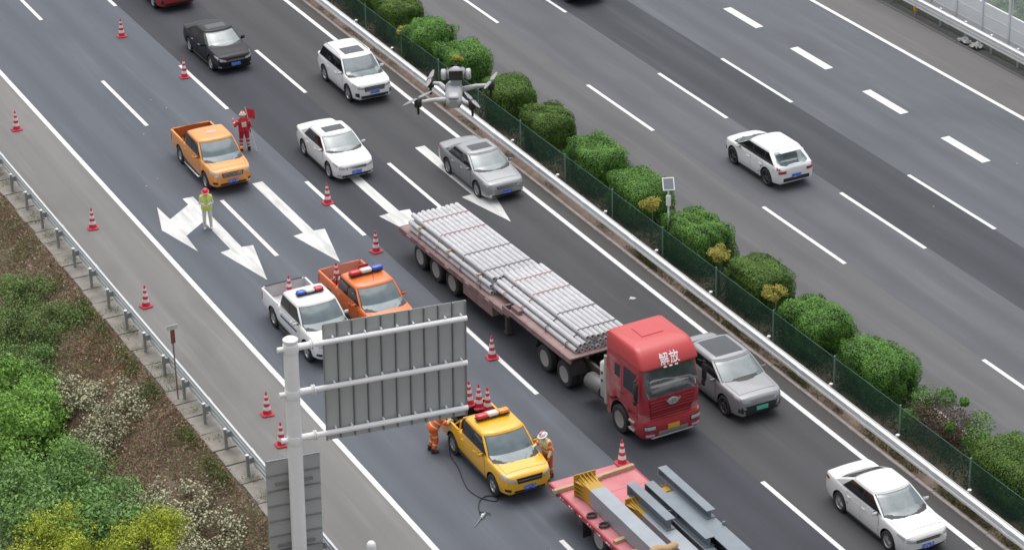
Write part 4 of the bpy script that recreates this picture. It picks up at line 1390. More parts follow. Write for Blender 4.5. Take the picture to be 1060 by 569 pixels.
column('grey box column with a yellow ribbed base in the middle of the red trailer', 5.52, 6.02, 1.14, 1.58, 53.5, 64.0)
def steel_beam(label, x, z0, z1, w, y0, y1, cleats=()):
    t = thing('steel_beam', label, 'steel beam', (x, y0, z0))
    hbeam(MB(), 0, 0, z1 - z0, w, 0, y1 - y0).build('section', STEEL, t)
    for c in cleats:
        MB().box((w / 2 + .01, c, z1 - z0 + .04), (.10, .05, .14)).build('cleat', STEEL, t)
    MB().box((0, y1 - y0 + .012, (z1 - z0) / 2), (w, .02, z1 - z0)).build('end_plate', STEEL_L, t)
steel_beam('short grey beam lying on top of the middle column on the red trailer', 5.84, 1.59, 1.98, .32, 61.9, 64.4)
steel_beam('grey beam with bolted brackets lying low between the columns', 6.36, 1.14, 1.56, .34, 53.5, 62.6, (7.9,))
steel_beam('longest grey beam along the right edge of the red trailer', 6.88, 1.14, 1.86, .62, 53.5, 63.5, (3.5, 5.5, 7.5))
steel_beam('thin grey beam on top of the load, farthest right', 7.04, 1.87, 2.16, .30, 61.5, 64.55)
steel_beam('short grey beam beside the thin top beam, above yellow end plates', 6.42, 1.57, 1.90, .32, 60.5, 64.3)
brk = thing('beam_bracket', 'small grey bracket frame standing between the two columns on the trailer', 'bracket', (6.22, 62.6, 1.58))
MB().box((0, 0, .12), (.30, .02, .24)).build('plate', STEEL, brk)
MB().box((-.12, -.10, .10), (.02, .22, .20)).build('gusset', STEEL, brk)
MB().box((.12, -.10, .10), (.02, .22, .20)).build('gusset', STEEL, brk)
ye = thing('beam_end_fitting', 'yellow ribbed end fitting below the thin top beams', 'fitting', (6.72, 63.86, 1.2))
MB().box((0, 0, .30), (.42, .30, .56), None, .01).build('block', YEL_STEEL, ye)
for k in range(3):
    MB().box((-.14 + k * .14, .18, .34), (.02, .10, .60)).build('stiffener', YEL_STEEL, ye)
pad = MB()
for k in range(9):
    a = k * .7
    pad.lathe([(.02, -.10), (.12, -.06), (.15, 0), (.12, .06), (.02, .10)], 'Z', 10, (-.34 + .085 * k, .05 * math.sin(a), .02 * math.cos(a)))
o = pad.build('straw_pad', mat('straw', (.46, .31, .17), .95, var=.3, scale=14, bump=.6, bscale=60), None, 60)
o.location = (4.93, 60.75, 1.84); tag(o, 'tan straw pad draped on the left column at the bottom edge', 'pad')
for k, (x, y) in enumerate(((4.42, 64.45), (4.48, 63.75))):
    mb = MB()
    for j in range(3):
        mb.tube([(.16 * math.cos(a * .4), .12 * math.sin(a * .4), .03 + .03 * j) for a in range(17)], .022, 6)
    o = mb.build('chain_coil', CHASSIS, None, 50); o.location = (x, y, 1.12)
    tag(o, 'dark coiled lashing chain on the red deck, %s the trailer tail' % ('nearer' if k == 0 else 'farther from'), 'chain')
# ------------------------------------------------------------------ cantilever sign
SIGN_BACK = mat('sign_back_aluminium', (.44, .455, .45), .55, .15, var=.08, scale=1.5)
SIGN_RIB = mat('sign_rib_aluminium', (.25, .26, .26), .5, .3, var=.1)
POLE_W = mat('white_pole_paint', (.84, .84, .85), .45, var=.06, scale=2)
sg = thing('cantilever_sign', 'white pole with a large grey cantilever sign seen from behind', 'road sign', (-4.37, 67.43, -.35))
sg.rotation_euler = (0, R(1.35), R(-6))
MB().lathe([(.36, 0), (.36, .05), (.25, .06), (.235, .9), (.225, 8.35), (.22, 8.60), (.235, 8.61), (.235, 8.66), (.15, 8.72), (.02, 8.73)], 'Z', 24).build('pole', POLE_W, sg, 40)
ZS = (8.36, 6.82, 5.24)
PX0, PX1, PZ0, PZ1 = 1.04, 5.66, 4.90, 8.90
for z in ZS:
    a = MB().lathe([(.11, .20), (.11, .62), (.085, .66), (.085, PX1 - .03)], 'X', 14, (0, 0, z)).build('arm', POLE_W, sg, 40)
    MB().lathe([(.238, z - .14), (.243, z - .12), (.243, z + .12), (.238, z + .14)], 'Z', 20).build('collar', POLE_W, a, 40)
    MB().cyl((-.42, 0, z), (-.2, 0, z), .085, n=12).build('arm_stub', POLE_W, a, 40)
    for x in (.62, .68):
        MB().lathe([(.16, x - .015), (.16, x + .015)], 'X', 16, (0, 0, z)).build('flange', POLE_W, a, 40)
    for k in range(9):
        x = PX0 + .3 + (PX1 - PX0 - .5) * k / 8
        MB().box((x, .06, z + .02), (.05, .16, .24), None, .01).build('clamp', POLE_W, a)
n = 10
pw = (PX1 - PX0) / n
for k in range(n):
    x = PX0 + pw * (k + .5)
    p = MB().box((x, .16, (PZ0 + PZ1) / 2), (pw - .015, .02, PZ1 - PZ0), None, .004).build('panel_plank', SIGN_BACK, sg)
    mb = MB()
    mb.box((x - pw / 2 + .02, .125, (PZ0 + PZ1) / 2), (.035, .05, PZ1 - PZ0 - .02))
    if k == n - 1:
        mb.box((x + pw / 2 - .02, .125, (PZ0 + PZ1) / 2), (.035, .05, PZ1 - PZ0 - .02))
    mb.build('rib', SIGN_RIB, p)
MB().box(((PX0 + PX1) / 2, .185, (PZ0 + PZ1) / 2), (PX1 - PX0 - .04, .012, PZ1 - PZ0 - .04)).build('sign_face', mat('green_sign_face', (.01, .16, .07), .4), sg)
# smaller sign lower on the same pole
for k in range(7):
    z = 4.46 - .27 - k * .54
    p = MB().box((.0, .34, z), (1.74, .02, .53), None, .004).build('lower_plank', SIGN_BACK, sg)
    MB().box((.0, .31, z + .245), (1.72, .04, .03)).build('rib', SIGN_RIB, p)
for z in (1.4, 3.6):
    MB().box((0, .27, z), (1.2, .08, .07)).build('bracket', SIGN_RIB, sg)
MB().box((0, .357, 2.57), (1.74, .01, 3.78)).build('lower_sign_face', mat('blue_sign_face', (.02, .08, .30), .4), sg)

# ------------------------------------------------------------------ small roadside things
km = thing('marker_sign', 'small white marker plate on a thin rusty post at the left guardrail', 'sign', (-3.72, 80.2, 0))
MB().cyl((0, 0, -.05), (0, 0, 2.75), .028, n=8).build('post', mat('rusty_post', (.22, .15, .13), .7, var=.3, scale=6), km, 40)
MB().box((0, -.04, 2.86), (.40, .02, .17)).build('plate', mat('pale_plate', (.55, .56, .55), .5, var=.1), km)
MB().box((0, -.035, 2.50), (.16, .02, .52)).build('lower_plate', mat('red_brown_plate', (.22, .07, .06), .6, var=.3, scale=6), km)
so = thing('solar_lamp', 'white solar panel lamp on a slim pole between the hedges', 'lamp', (16.98, 81.62, .05))
MB().cyl((0, 0, -.05), (0, 0, 3.0), .035, n=10).build('pole', POLE_W, so, 40)
MB().box((0, 0, 2.35), (.16, .16, .46), None, .03).build('battery_box', POLE_W, so)
rt = Matrix.Rotation(R(-22), 3, 'Z') @ Matrix.Rotation(R(48), 3, 'X') 
MB().box((0, 0, 3.05), (.46, .52, .035), rt, .008).build('solar_panel', POLE_W, so)
MB().box(Vector((0, 0, 3.05)) + rt @ Vector((0, 0, .02)), (.38, .44, .01), rt).build('solar_cells', mat('solar_cells', (.20, .22, .25), .3, .2, var=.15, scale=20), so)
bo = thing('bollard', 'white round topped bollard on the shoulder at the bottom edge', 'bollard', (-1.95, 67.35, 0))
MB().lathe([(.19, 0), (.19, .04), (.15, .05), (.15, .40), (.14, .48), (.10, .54), (.05, .57), (.005, .575)], 'Z', 20).build('post', POLE_W, bo, 50)
fr = thing('steel_channel', 'grey steel channel lying on the road beside the bottom lane dash', 'steel channel', (2.93, 63.75, .01), R(4))
MB().box((0, 0, .02), (.40, 1.9, .03)).build('web', STEEL_L, fr)
for s in (-1, 1):
    MB().box((s * .19, 0, .11), (.025, 1.9, .16)).build('flange', STEEL, fr)
MB().box((0, .93, .10), (.36, .03, .14)).build('end_plate', BLACK, fr)
dl = thing('delineator', 'small yellow reflector post below the far guardrail', 'reflector', (39.98, 98.55, 0))
MB().cyl((0, 0, -.03), (0, 0, .22), .025, n=8).build('stem', GALV, dl)
MB().box((0, -.01, .36), (.17, .10, .30), None, .05).build('reflector_head', mat('yellow_reflector', (.72, .38, .02), .4), dl)
for k, (x, y, lab) in enumerate(((40.0, 94.55, 'crumpled white litter bag below the far guardrail'), (40.1, 93.75, 'torn grey white sheet of litter hanging below the far guardrail'))):
    mb = MB()
    g = [[(i * .10 - .25 + RNG.uniform(-.03, .03), j * .10 - .3 + RNG.uniform(-.03, .03), .06 + RNG.uniform(0, .16)) for i in range(6)] for j in range(7)]
    mb.add([p for r in g for p in r], [(j * 6 + i, j * 6 + i + 1, j * 6 + 7 + i, j * 6 + 6 + i) for j in range(6) for i in range(5)])
    o = mb.build('litter', mat('white_plastic_film', (.40, .41, .40), .6, var=.2, scale=6), None)
    o.location = (x, y, -.02); tag(o, lab, 'litter')

# ------------------------------------------------------------------ traffic cones
C_RED = mat('cone_red', (.62, .028, .055), .5, var=.10, scale=5)
C_WHT = mat('cone_white', (.78, .77, .77), .5, var=.08, scale=5)
C_BASE = mat('cone_base_red', (.42, .05, .07), .7, var=.2, scale=6)
def cone_at(z): return .155 - (.155 - .035) * (z - .05) / .80
cone = thing('traffic_cone', '', 'traffic cone')
MB().extrude([(-.22, -.16), (-.16, -.22), (.16, -.22), (.22, -.16), (.22, .16), (.16, .22), (-.16, .22), (-.22, .16)], 0, .045, 'Z').build('base', C_BASE, cone)
cb_ = MB().lathe([(.175, .045), (.155, .06), (cone_at(.84), .84), (.030, .86), (.012, .865)], 'Z', 20).build('cone_body', C_RED, cone, 40)
for (a, b) in ((.21, .34), (.46, .58), (.69, .77)):
    MB().lathe([(cone_at(a), a), (cone_at(a) + .005, a + .002), (cone_at(b) + .005, b - .002), (cone_at(b), b)], 'Z', 20).build('reflective_band', C_WHT, cb_, 40)
MB().lathe([(.02, .86), (.028, .868), (.028, .895), (.012, .91)], 'Z', 12).build('top_knob', C_RED, cone, 40)
CONES = [
    (6.39, 115.2, 0, 0, 'traffic cone standing alone near the top edge, left of the black sedan'),
    (7.17, 108.8, 0, 0, 'traffic cone on the lane dash beside the black sedan'),
    (-1.38, 106.75, 0, 0, 'traffic cone on the shoulder nearest the left edge of the picture'),
    (-1.75, 95.35, 0, 0, 'traffic cone on the shoulder level with the forked arrow, left of it'),
    (-2.25, 87.65, 0, 0, 'traffic cone on the shoulder just above the small marker sign'),
    (7.43, 92.85, 0, 0, 'traffic cone on the lane dash in front of the white sedan'),
    (7.29, 87.7, 0, 0, 'traffic cone on the road left of the pipe trailer tail'),
    (-1.38, 77.6, 0, 0, 'upper of two traffic cones left of the sign pole'),
    (-1.76, 75.35, 0, 0, 'lower of two traffic cones beside the sign pole'),
    (7.32, 77.5, 0, 0, 'traffic cone on the lane dash between the sign and the pipe truck'),
    (6.86, 66.9, 1.115, 0, 'traffic cone standing on the rear of the red trailer'),
    (2.30, 84.35, .71, 0, 'traffic cone standing in the white pickup bed'),
    (4.30, 84.55, .71, .06, 'traffic cone standing in the deep orange pickup bed, left corner'),
    (4.15, 72.75, 1.242, 0, 'tallest looking, leftmost of three cones in the yellow pickup bed'),
    (4.42, 72.55, 1.142, .0, 'middle one of three cones in the yellow pickup bed'),
    (4.66, 72.37, 1.042, .0, 'rightmost and lowest of three cones in the yellow pickup bed'),
]
for i, (x, y, z, tilt, lab) in enumerate(CONES):
    o = cone if i == 0 else copy_tree(cone)
    o.location = (x, y, z + .004)
    o.rotation_euler = (tilt, 0, RNG.uniform(-.3, .3))
    tag(o, lab, 'traffic cone', 'red and white traffic cones')
# a few things carried in the pickup beds
bx = thing('toolbox', 'black equipment box under the cones in the yellow pickup bed', 'box', (4.40, 72.55, .712))
MB().box((-.25, .2, .265), (.40, .40, .53), None, .02).build('body', BLACK, bx)
MB().box((.02, .0, .215), (.24, .38, .43), None, .02).build('tray', BLACK, bx)
MB().box((.27, -.18, .165), (.25, .40, .33), None, .02).build('case', BLACK, bx)
gen = thing('compressor', 'dark compressor at the tailgate end of the yellow pickup bed', 'machine', (3.62, 72.45, .712))
MB().lathe([(.05, -.32), (.17, -.28), (.17, .28), (.05, .32)], 'Y', 16, (0, 0, .20)).build('tank', CHASSIS, gen, 40)
MB().box((0, 0, .44), (.26, .34, .22), None, .04).build('motor', BLACK, gen)
MB().tube([(.13, -.25, .36), (.13, -.25, .66), (.13, .25, .66), (.13, .25, .36)], .018, 6).build('handle', GALV_D, gen, 50)
rp = thing('warning_board', 'small red board leaning in the deep orange pickup bed', 'board', (5.28, 84.3, .71))
MB().box((0, 0, .36), (.40, .03, .70), Matrix.Rotation(.2, 3, 'X'), .008).build('board', mat('red_board', (.60, .05, .03), .5), rp)
MB().box((0, .05, .02), (.42, .16, .04)).build('foot', BLACK, rp)
sk_ = thing('folded_sheet', 'pinkish folded sheet in the deep orange pickup bed', 'sheet', (4.85, 84.3, .72))
MB().box((0, 0, .10), (.55, .70, .18), None, .06).build('fold', mat('pink_sheet', (.62, .36, .30), .8, var=.15), sk_, 50)
MB().box((.05, .02, .21), (.42, .5, .05), None, .02).build('top_fold', mat('pink_sheet', (.62, .36, .30), .8, var=.15), sk_, 50)
# hose trailing from the yellow pickup
hp = [(2.98, 71.9, .55), (2.94, 71.85, .25), (2.92, 71.7, .03), (2.86, 71.1, .02), (2.66, 70.3, .02), (2.52, 69.6, .02), (2.60, 69.0, .02), (2.82, 68.6, .02), (3.02, 68.45, .02),
      (3.10, 68.62, .025), (2.95, 68.86, .03), (2.62, 68.80, .04), (2.38, 68.5, .025), (2.22, 68.1, .02), (2.14, 67.85, .02)]
def spline(p, n=6):
    p = [Vector(q) for q in p]; out = []
    for i in range(len(p) - 1):
        a, b, c, d = p[max(i - 1, 0)], p[i], p[i + 1], p[min(i + 2, len(p) - 1)]
        for k in range(n):
            t = k / n
            out.append(.5 * ((2 * b) + (c - a) * t + (2 * a - 5 * b + 4 * c - d) * t * t + (3 * b - a - 3 * c + d) * t ** 3))
    return out + [p[-1]]
ho = thing('air_hose', 'black hose looping on the asphalt from the yellow pickup', 'hose', (2.6, 69, 0))
MB().tube([q - Vector((2.6, 69, 0)) for q in spline(hp)], .018, 6).build('hose', BLACK, ho, 60)
jk = thing('jack_hammer', 'grey breaker tool lying at the end of the black hose', 'tool', (2.14, 67.75, .05), R(-50))
MB().lathe([(.03, -.10), (.055, -.08), (.06, .12), (.04, .16), (.03, .26)], 'Y', 12).build('cylinder', GALV, jk, 40)
MB().cyl((0, -.10, 0), (0, -.62, -.02), .02, .012, 8).build('chisel', GALV_D, jk)
MB().tube([(-.2, .24, 0), (-.05, .26, .02), (.05, .26, .02), (.2, .24, 0)], .018, 6).build('handle', BLACK, jk, 50)
MB().box((0, .05, .05), (.08, .12, .05), None, .015).build('valve', WHITE_LENS, jk)

# ------------------------------------------------------------------ people
def capsule(mb, a, b, ra, rb, n=14):
    a, b = Vector(a), Vector(b)
    d = (b - a); L = d.length; d.normalize()
    u = d.orthogonal().normalized(); w = d.cross(u)
    rings = []
    for k in range(4):
        t = math.pi / 2 * (k / 4)
        rings.append((a - d * (ra * math.cos(t)), ra * math.sin(t) if k else ra * .12))
    rings += [(a, ra), (a.lerp(b, .5), (ra + rb) / 2), (b, rb)]
    for k in (3, 2, 1, 0):
        t = math.pi / 2 * (k / 4)
        rings.append((b + d * (rb * math.cos(t)), rb * math.sin(t) if k else rb * .12))
    mb.loft([[c + u * (r * math.cos(2 * math.pi * i / n)) + w * (r * math.sin(2 * math.pi * i / n)) for i in range(n)] for c, r in rings])

SKIN = mat('skin', (.50, .30, .21), .6, var=.06)
HAIR = mat('black_hair', (.012, .011, .011), .6)
def person(label, loc, rz, J, cols, helmet=None, vest=None, patch=None, bulk=1.0):
    """One voxel-merged body. J: joints (local, facing -Y). cols: material per region with reflective bands."""
    t = thing('person', label, 'person', loc, rz)
    segs = []      # (a, b, ra, rb, region)
    V = lambda k: Vector(J[k])
    hip, chest, neck, head = V('hip'), V('chest'), V('neck'), V('head')
    side = (V('shr') - V('shl')).normalized()
    hs = (V('hpr') - V('hpl')).normalized()
    for o in (-.075, .075):
        segs.append((hip + hs * o, hip.lerp(chest, .5) + side * o * .95, .125, .115, 'torso'))
        segs.append((hip.lerp(chest, .5) + side * o * .95, chest + side * o, .115, .125, 'torso'))
    segs.append((V('shl').lerp(V('shr'), .12), V('shl').lerp(V('shr'), .88), .085, .085, 'torso'))
    segs.append((neck - (head - neck) * .3, head - (head - neck) * .25, .055, .055, 'neck'))
    up = (head - neck).normalized()
    fw = V('face').normalized()
    segs.append((head - up * .02 , head + up * .045, .085, .092, 'head'))
    segs.append((head - up * .075 + fw * .025, head - up * .03 + fw * .02, .062, .075, 'head'))
    segs.append((head + fw * .092 - up * .0, head + fw * .108 - up * .035, .012, .017, 'head'))      # nose
    ears = fw.cross(up).normalized()
    for s in (-1, 1):
        segs.append((head + ears * s * .088 + up * .02, head + ears * s * .088 - up * .02, .016, .013, 'head'))
    for s, l in ((-1, 'l'), (1, 'r')):
        segs.append((V('sh' + l), V('el' + l), .062, .050, 'arm'))
        segs.append((V('el' + l), V('wr' + l), .050, .038, 'forearm'))
        wr, pd = V('wr' + l), V('hand' + l).normalized()
        acr = pd.cross(Vector((0, 0, 1)))
        acr = acr.normalized() if acr.length > .2 else Vector((1, 0, 0))
        nrm = acr.cross(pd).normalized()
        segs.append((wr, wr + pd * .075, .030, .034, 'hand'))
        for k in range(4):                                                # four fingers, each bent once
            b0 = wr + pd * .085 + acr * ((k - 1.5) * .021)
            ln = (.040, .046, .044, .034)[k]
            m0 = b0 + pd * ln - nrm * .008
            segs.append((b0, m0, .0105, .010, 'hand')); segs.append((m0, m0 + (pd * .6 - nrm * .8) * ln * .75, .010, .009, 'hand'))
        tb = wr + pd * .03 - acr * .034 * s
        segs.append((tb, tb + (pd * .6 - acr * s * .8) * .045, .0125, .011, 'hand'))
        segs.append((tb + (pd * .6 - acr * s * .8) * .045, tb + (pd * .9 - acr * s * .6) * .075, .011, .0095, 'hand'))
        segs.append((V('hp' + l), V('kn' + l), .092, .066, 'thigh'))
        segs.append((V('kn' + l), V('an' + l), .066, .050, 'shin'))
        an = V('an' + l)
        segs.append((an + Vector((0, .03, -.035)), an + Vector((0, -.13, -.045)), .045, .038, 'boot'))
        segs.append((an + Vector((0, 0, .06)), an + Vector((0, .01, -.02)), .056, .050, 'boot'))
    segs = [(a, b, ra * (bulk if g in ('torso', 'arm', 'forearm', 'thigh', 'shin', 'boot') else 1), rb * (bulk if g in ('torso', 'arm', 'forearm', 'thigh', 'shin', 'boot') else 1), g) for a, b, ra, rb, g in segs]
    mb = MB()
    for s_ in segs:
        capsule(mb, *s_[:4])
    me0 = mb.mesh('body')
    tmp = bpy.data.objects.new('tmp', me0); COL.objects.link(tmp)
    rm = tmp.modifiers.new('r', 'REMESH'); rm.mode = 'VOXEL'; rm.voxel_size = .0085; rm.use_smooth_shade = True
    me = bpy.data.meshes.new_from_object(tmp.evaluated_get(bpy.context.evaluated_depsgraph_get()))
    bpy.data.objects.remove(tmp)
    me.name = 'body'
    # colour each face by the limb it lies on
    names = []
    mats_ = []
    def mi(m):
        if m not in mats_:
            mats_.append(m)
        return mats_.index(m)
    nf = len(me.polygons)
    C0 = np.zeros(nf * 3); me.polygons.foreach_get('center', C0); C0 = C0.reshape(-1, 3)
    best = np.full(nf, 1e9); idx = np.zeros(nf, int); par = np.zeros(nf)
    for k, (a, b, ra, rb, reg) in enumerate(segs):
        a, b = np.array(a), np.array(b)
        ab = b - a; L2 = max(ab @ ab, 1e-9)
        tt = np.clip(((C0 - a) @ ab) / L2, 0, 1)
        d = np.linalg.norm(C0 - (a + tt[:, None] * ab), axis=1) - (ra + (rb - ra) * tt)
        m = d < best
        best[m] = d[m]; idx[m] = k; par[m] = tt[m]
    out = np.zeros(nf, int)
    for k, (a, b, ra, rb, reg) in enumerate(segs):
        m = idx == k
        out[m] = mi(cols.get(reg, cols['torso']))
        for (r2, t0, t1, mm) in cols.get('bands', []):
            if r2 == reg:
                out[m & (par > t0) & (par < t1)] = mi(mm)
    me.materials.clear()
    for m in mats_:
        me.materials.append(m)
    me.polygons.foreach_set('material_index', out.tolist())
    me.polygons.foreach_set('use_smooth', [True] * nf)
    link('body', me, t)
    # face marks, hair and helmet sit on the head
    def frame():
        return Matrix((ears, -fw, up)).transposed()
    M = frame()
    face = MB()
    for s in (-1, 1):
        face.box(head + M @ Vector((s * .034, -.083, .012)), (.022, .014, .012), M, .004)
    face.box(head + M @ Vector((0, -.088, -.062)), (.045, .012, .010), M, .003)
    face.build('eyes_and_mouth', mat('dark_features', (.05, .025, .02), .5), t)
    hr = MB()
    rings = []
    for k in range(5):
        a = R(8 + 80 * k / 4)
        rings.append([head + M @ Vector((.104 * math.cos(a) * math.cos(q), .118 * math.cos(a) * math.sin(q) + .012, .03 + .105 * math.sin(a))) for q in [2 * math.pi * i / 16 for i in range(16)]])
    hr.loft(rings)
    hr.build('hair', HAIR, t, 60)
    if helmet:
        hm, stripe = helmet
        h = MB()
        rings = []
        for k in range(6):
            a = R(0 + 86 * k / 5)
            rings.append([head + M @ Vector((.125 * math.cos(a) * math.cos(q), .145 * math.cos(a) * math.sin(q) + .005, .055 + .12 * math.sin(a))) for q in [2 * math.pi * i / 18 for i in range(18)]])
        h.loft(rings)
        ho_ = h.build('helmet', hm, t, 60)
        br = MB()
        br.loft([[head + M @ Vector((rr * math.cos(q), rr * 1.18 * math.sin(q) - .01, zz)) for q in [2 * math.pi * i / 18 for i in range(18)]] for rr, zz in ((.125, .06), (.158, .048), (.158, .040), (.12, .046))])
        br.build('brim', hm, ho_, 60)
        if stripe:
            MB().box(head + M @ Vector((0, .0, .165)), (.05, .22, .03), M, .01).build('stripe', stripe, ho_)
    if vest:
        vb = MB()
        for s_ in segs:
            if s_[4] == 'torso':
                capsule(vb, s_[0], s_[1], s_[2] + .016, s_[3] + .016)
        m0 = vb.mesh('vest')
        tmp = bpy.data.objects.new('tmp', m0); COL.objects.link(tmp)
        rm = tmp.modifiers.new('r', 'REMESH'); rm.mode = 'VOXEL'; rm.voxel_size = .014; rm.use_smooth_shade = True
        me = bpy.data.meshes.new_from_object(tmp.evaluated_get(bpy.context.evaluated_depsgraph_get()))
        bpy.data.objects.remove(tmp)
        me.materials.clear()
        for m in vest:
            me.materials.append(m)
        z0 = hip.z; z1 = chest.z
        for p in me.polygons:
            f = (p.center.z - z0) / (z1 - z0)
            p.material_index = 1 if (.18 < f < .30 or .56 < f < .68 or abs(abs(p.center.x - hip.x) - .10) < .022 and f > .68) else 0
            p.use_smooth = True
        link('safety_vest', me, t)
    if patch:
        pm, dy = patch
        c = chest + Vector((0, dy, -.06))
        o = MB()
        o.box(c, (.20, .02, .22), None, .004)
        o.build('back_panel', pm, t)
    return t

STAND = dict(hip=(0, 0, .95), chest=(0, .0, 1.32), neck=(0, .01, 1.46), head=(0, -.01, 1.62), face=(0, -1, -.1), shl=(-.19, 0, 1.40), shr=(.19, 0, 1.40), hpl=(-.10, 0, .92), hpr=(.10, 0, .92),
             ell=(-.26, .03, 1.13), elr=(.26, .03, 1.13), wrl=(-.27, -.06, .90), wrr=(.27, -.06, .90), handl=(0, -.1, -1), handr=(0, -.1, -1),
             knl=(-.12, -.02, .50), knr=(.12, -.02, .50), anl=(-.13, .02, .09), anr=(.13, .02, .09))
SUIT_R = mat('red_suit', (.52, .018, .035), .75, var=.12, scale=9)
SUIT_O = mat('orange_suit', (.78, .13, .025), .75, var=.12, scale=9)
REFL = mat('reflective_band', (.68, .66, .60), .5, var=.08)
CREAM = mat('cream_band', (.70, .62, .36), .6, var=.1)
SHIRT = mat('pale_shirt', (.55, .55, .52), .8, var=.1, scale=8)
TROUS = mat('pale_trousers', (.62, .61, .58), .8, var=.1, scale=8)
BOOT = mat('boot', (.03, .03, .03), .6)
SHOE = mat('white_shoe', (.6, .6, .58), .6)
LIME = mat('lime_vest', (.55, .72, .08), .7, var=.1, scale=8)
H_RED = mat('red_helmet', (.60, .02, .04), .35, coat=.4)
H_PALE = mat('pale_helmet', (.62, .50, .42), .4, coat=.4)
H_WHT = mat('white_helmet', (.72, .68, .66), .35, coat=.4)

J = dict(STAND); J.update(ell=(-.25, .0, 1.14), elr=(.25, .0, 1.14), wrl=(-.10, -.24, 1.16), wrr=(.10, -.24, 1.16), handl=(.5, -1, .15), handr=(-.5, -1, .15), head=(0, -.035, 1.62), face=(0, -1, -.35))
person('person in a lime vest and red helmet with pale trousers, standing on the forked arrow', (2.29, 93.0, 0), R(-20), J,
       dict(torso=SHIRT, neck=SKIN, head=SKIN, arm=SHIRT, forearm=SHIRT, hand=SKIN, thigh=TROUS, shin=TROUS, boot=SHOE), (H_RED, None), (LIME, REFL), bulk=1.15)
J = dict(STAND); J.update(elr=(.36, .02, 1.20), wrr=(.36, -.20, 1.32), handr=(.2, -.4, 1), ell=(-.28, .04, 1.13), wrl=(-.30, -.04, .90), anl=(-.17, .04, .09), anr=(.14, -.05, .09), knl=(-.14, .0, .50), knr=(.13, -.06, .50))
person('person in a red suit and helmet with a white back panel, holding a red flag', (6.49, 99.6, 0), R(170), J,
       dict(torso=SUIT_R, neck=SKIN, head=SKIN, arm=SUIT_R, forearm=SUIT_R, hand=SKIN, thigh=SUIT_R, shin=SUIT_R, boot=BOOT,
            bands=[('shin', .25, .42, REFL), ('shin', .58, .72, REFL), ('thigh', .82, .95, REFL), ('forearm', .5, .68, REFL), ('arm', .1, .2, REFL)]), (H_PALE, H_RED), None, (REFL, .165), bulk=1.28)
fl = thing('red_flag', 'red flag on a thin pole beside the red suited person', 'flag', (6.82, 99.35, .02))
MB().cyl((0.06, -.10, 0), (-.18, .30, 1.92), .012, n=8).build('pole', POLE_W, fl, 40)
mb = MB()
g = [(-.18 + .02 * math.sin(i) + i * .075, .30 - .03 * i + .03 * math.sin(i * 1.6 + j), 1.88 - j * .085 - i * .02) for j in range(6) for i in range(6)]
mb.add(g + [(x, y_ + .006, z) for x, y_, z in g], [(j * 6 + i, j * 6 + i + 1, j * 6 + 7 + i, j * 6 + 6 + i) for j in range(5) for i in range(5)] + [(36 + j * 6 + i, 36 + j * 6 + 6 + i, 36 + j * 6 + 7 + i, 36 + j * 6 + i + 1) for j in range(5) for i in range(5)])
mb.build('cloth', mat('flag_cloth', (.62, .03, .045), .7, var=.1), fl, 60)
# bent over the side of the yellow pickup (faces +X)
J = dict(hip=(0, .0, .93), chest=(0, -.22, 1.24), neck=(0, -.33, 1.34), head=(0, -.46, 1.43), face=(0, -.75, -.65), shl=(-.19, -.27, 1.28), shr=(.19, -.27, 1.28), hpl=(-.10, .0, .90), hpr=(.10, .0, .90),
         ell=(-.26, -.42, 1.12), elr=(.26, -.40, 1.14), wrl=(-.16, -.56, 1.21), wrr=(.16, -.54, 1.23), handl=(.2, -1, -.3), handr=(-.2, -1, -.3),
         knl=(-.12, -.06, .48), knr=(.12, -.02, .48), anl=(-.14, .04, .09), anr=(.13, .10, .09))
ocol = dict(torso=SUIT_O, neck=SKIN, head=SKIN, arm=SUIT_O, forearm=CREAM, hand=SKIN, thigh=SUIT_O, shin=SUIT_O, boot=BOOT,
            bands=[('shin', .30, .45, CREAM), ('torso', .35, .62, CREAM), ('arm', .4, .6, CREAM), ('thigh', .55, .68, CREAM)])
person('person in an orange suit bending over the left side of the yellow pickup bed', (2.62, 72.45, 0), R(78), J, ocol, (H_WHT, H_RED), bulk=1.5)
J = dict(STAND); J.update(chest=(0, -.10, 1.31), neck=(0, -.15, 1.44), head=(0, -.20, 1.59), face=(0, -1, -.3), shl=(-.19, -.12, 1.38), shr=(.19, -.12, 1.38), ell=(-.27, -.26, 1.18), elr=(.27, -.10, 1.12), wrl=(-.20, -.46, 1.19), wrr=(.28, -.22, .92), handl=(.2, -1, -.1))
person('person in an orange suit leaning on the right wing of the yellow pickup', (5.26, 69.10, 0), R(-75), J, dict(ocol, torso=CREAM, bands=[('torso', .0, .3, SUIT_O), ('shin', .30, .45, CREAM), ('arm', .4, .6, CREAM)]), (H_WHT, H_RED), bulk=1.3)

# ------------------------------------------------------------------ drone hovering between the camera and the road
D_GREY = mat('drone_grey', (.34, .35, .37), .45, var=.06, scale=20)
D_DARK = mat('drone_dark', (.02, .02, .022), .4)
D_LIGHT = mat('drone_pale', (.46, .47, .48), .4, var=.05, scale=20)
dr = thing('drone', 'grey quadcopter drone hovering in the air above the median hedge', 'drone', (-24.655, 10.49, 40.72), R(-25.9))
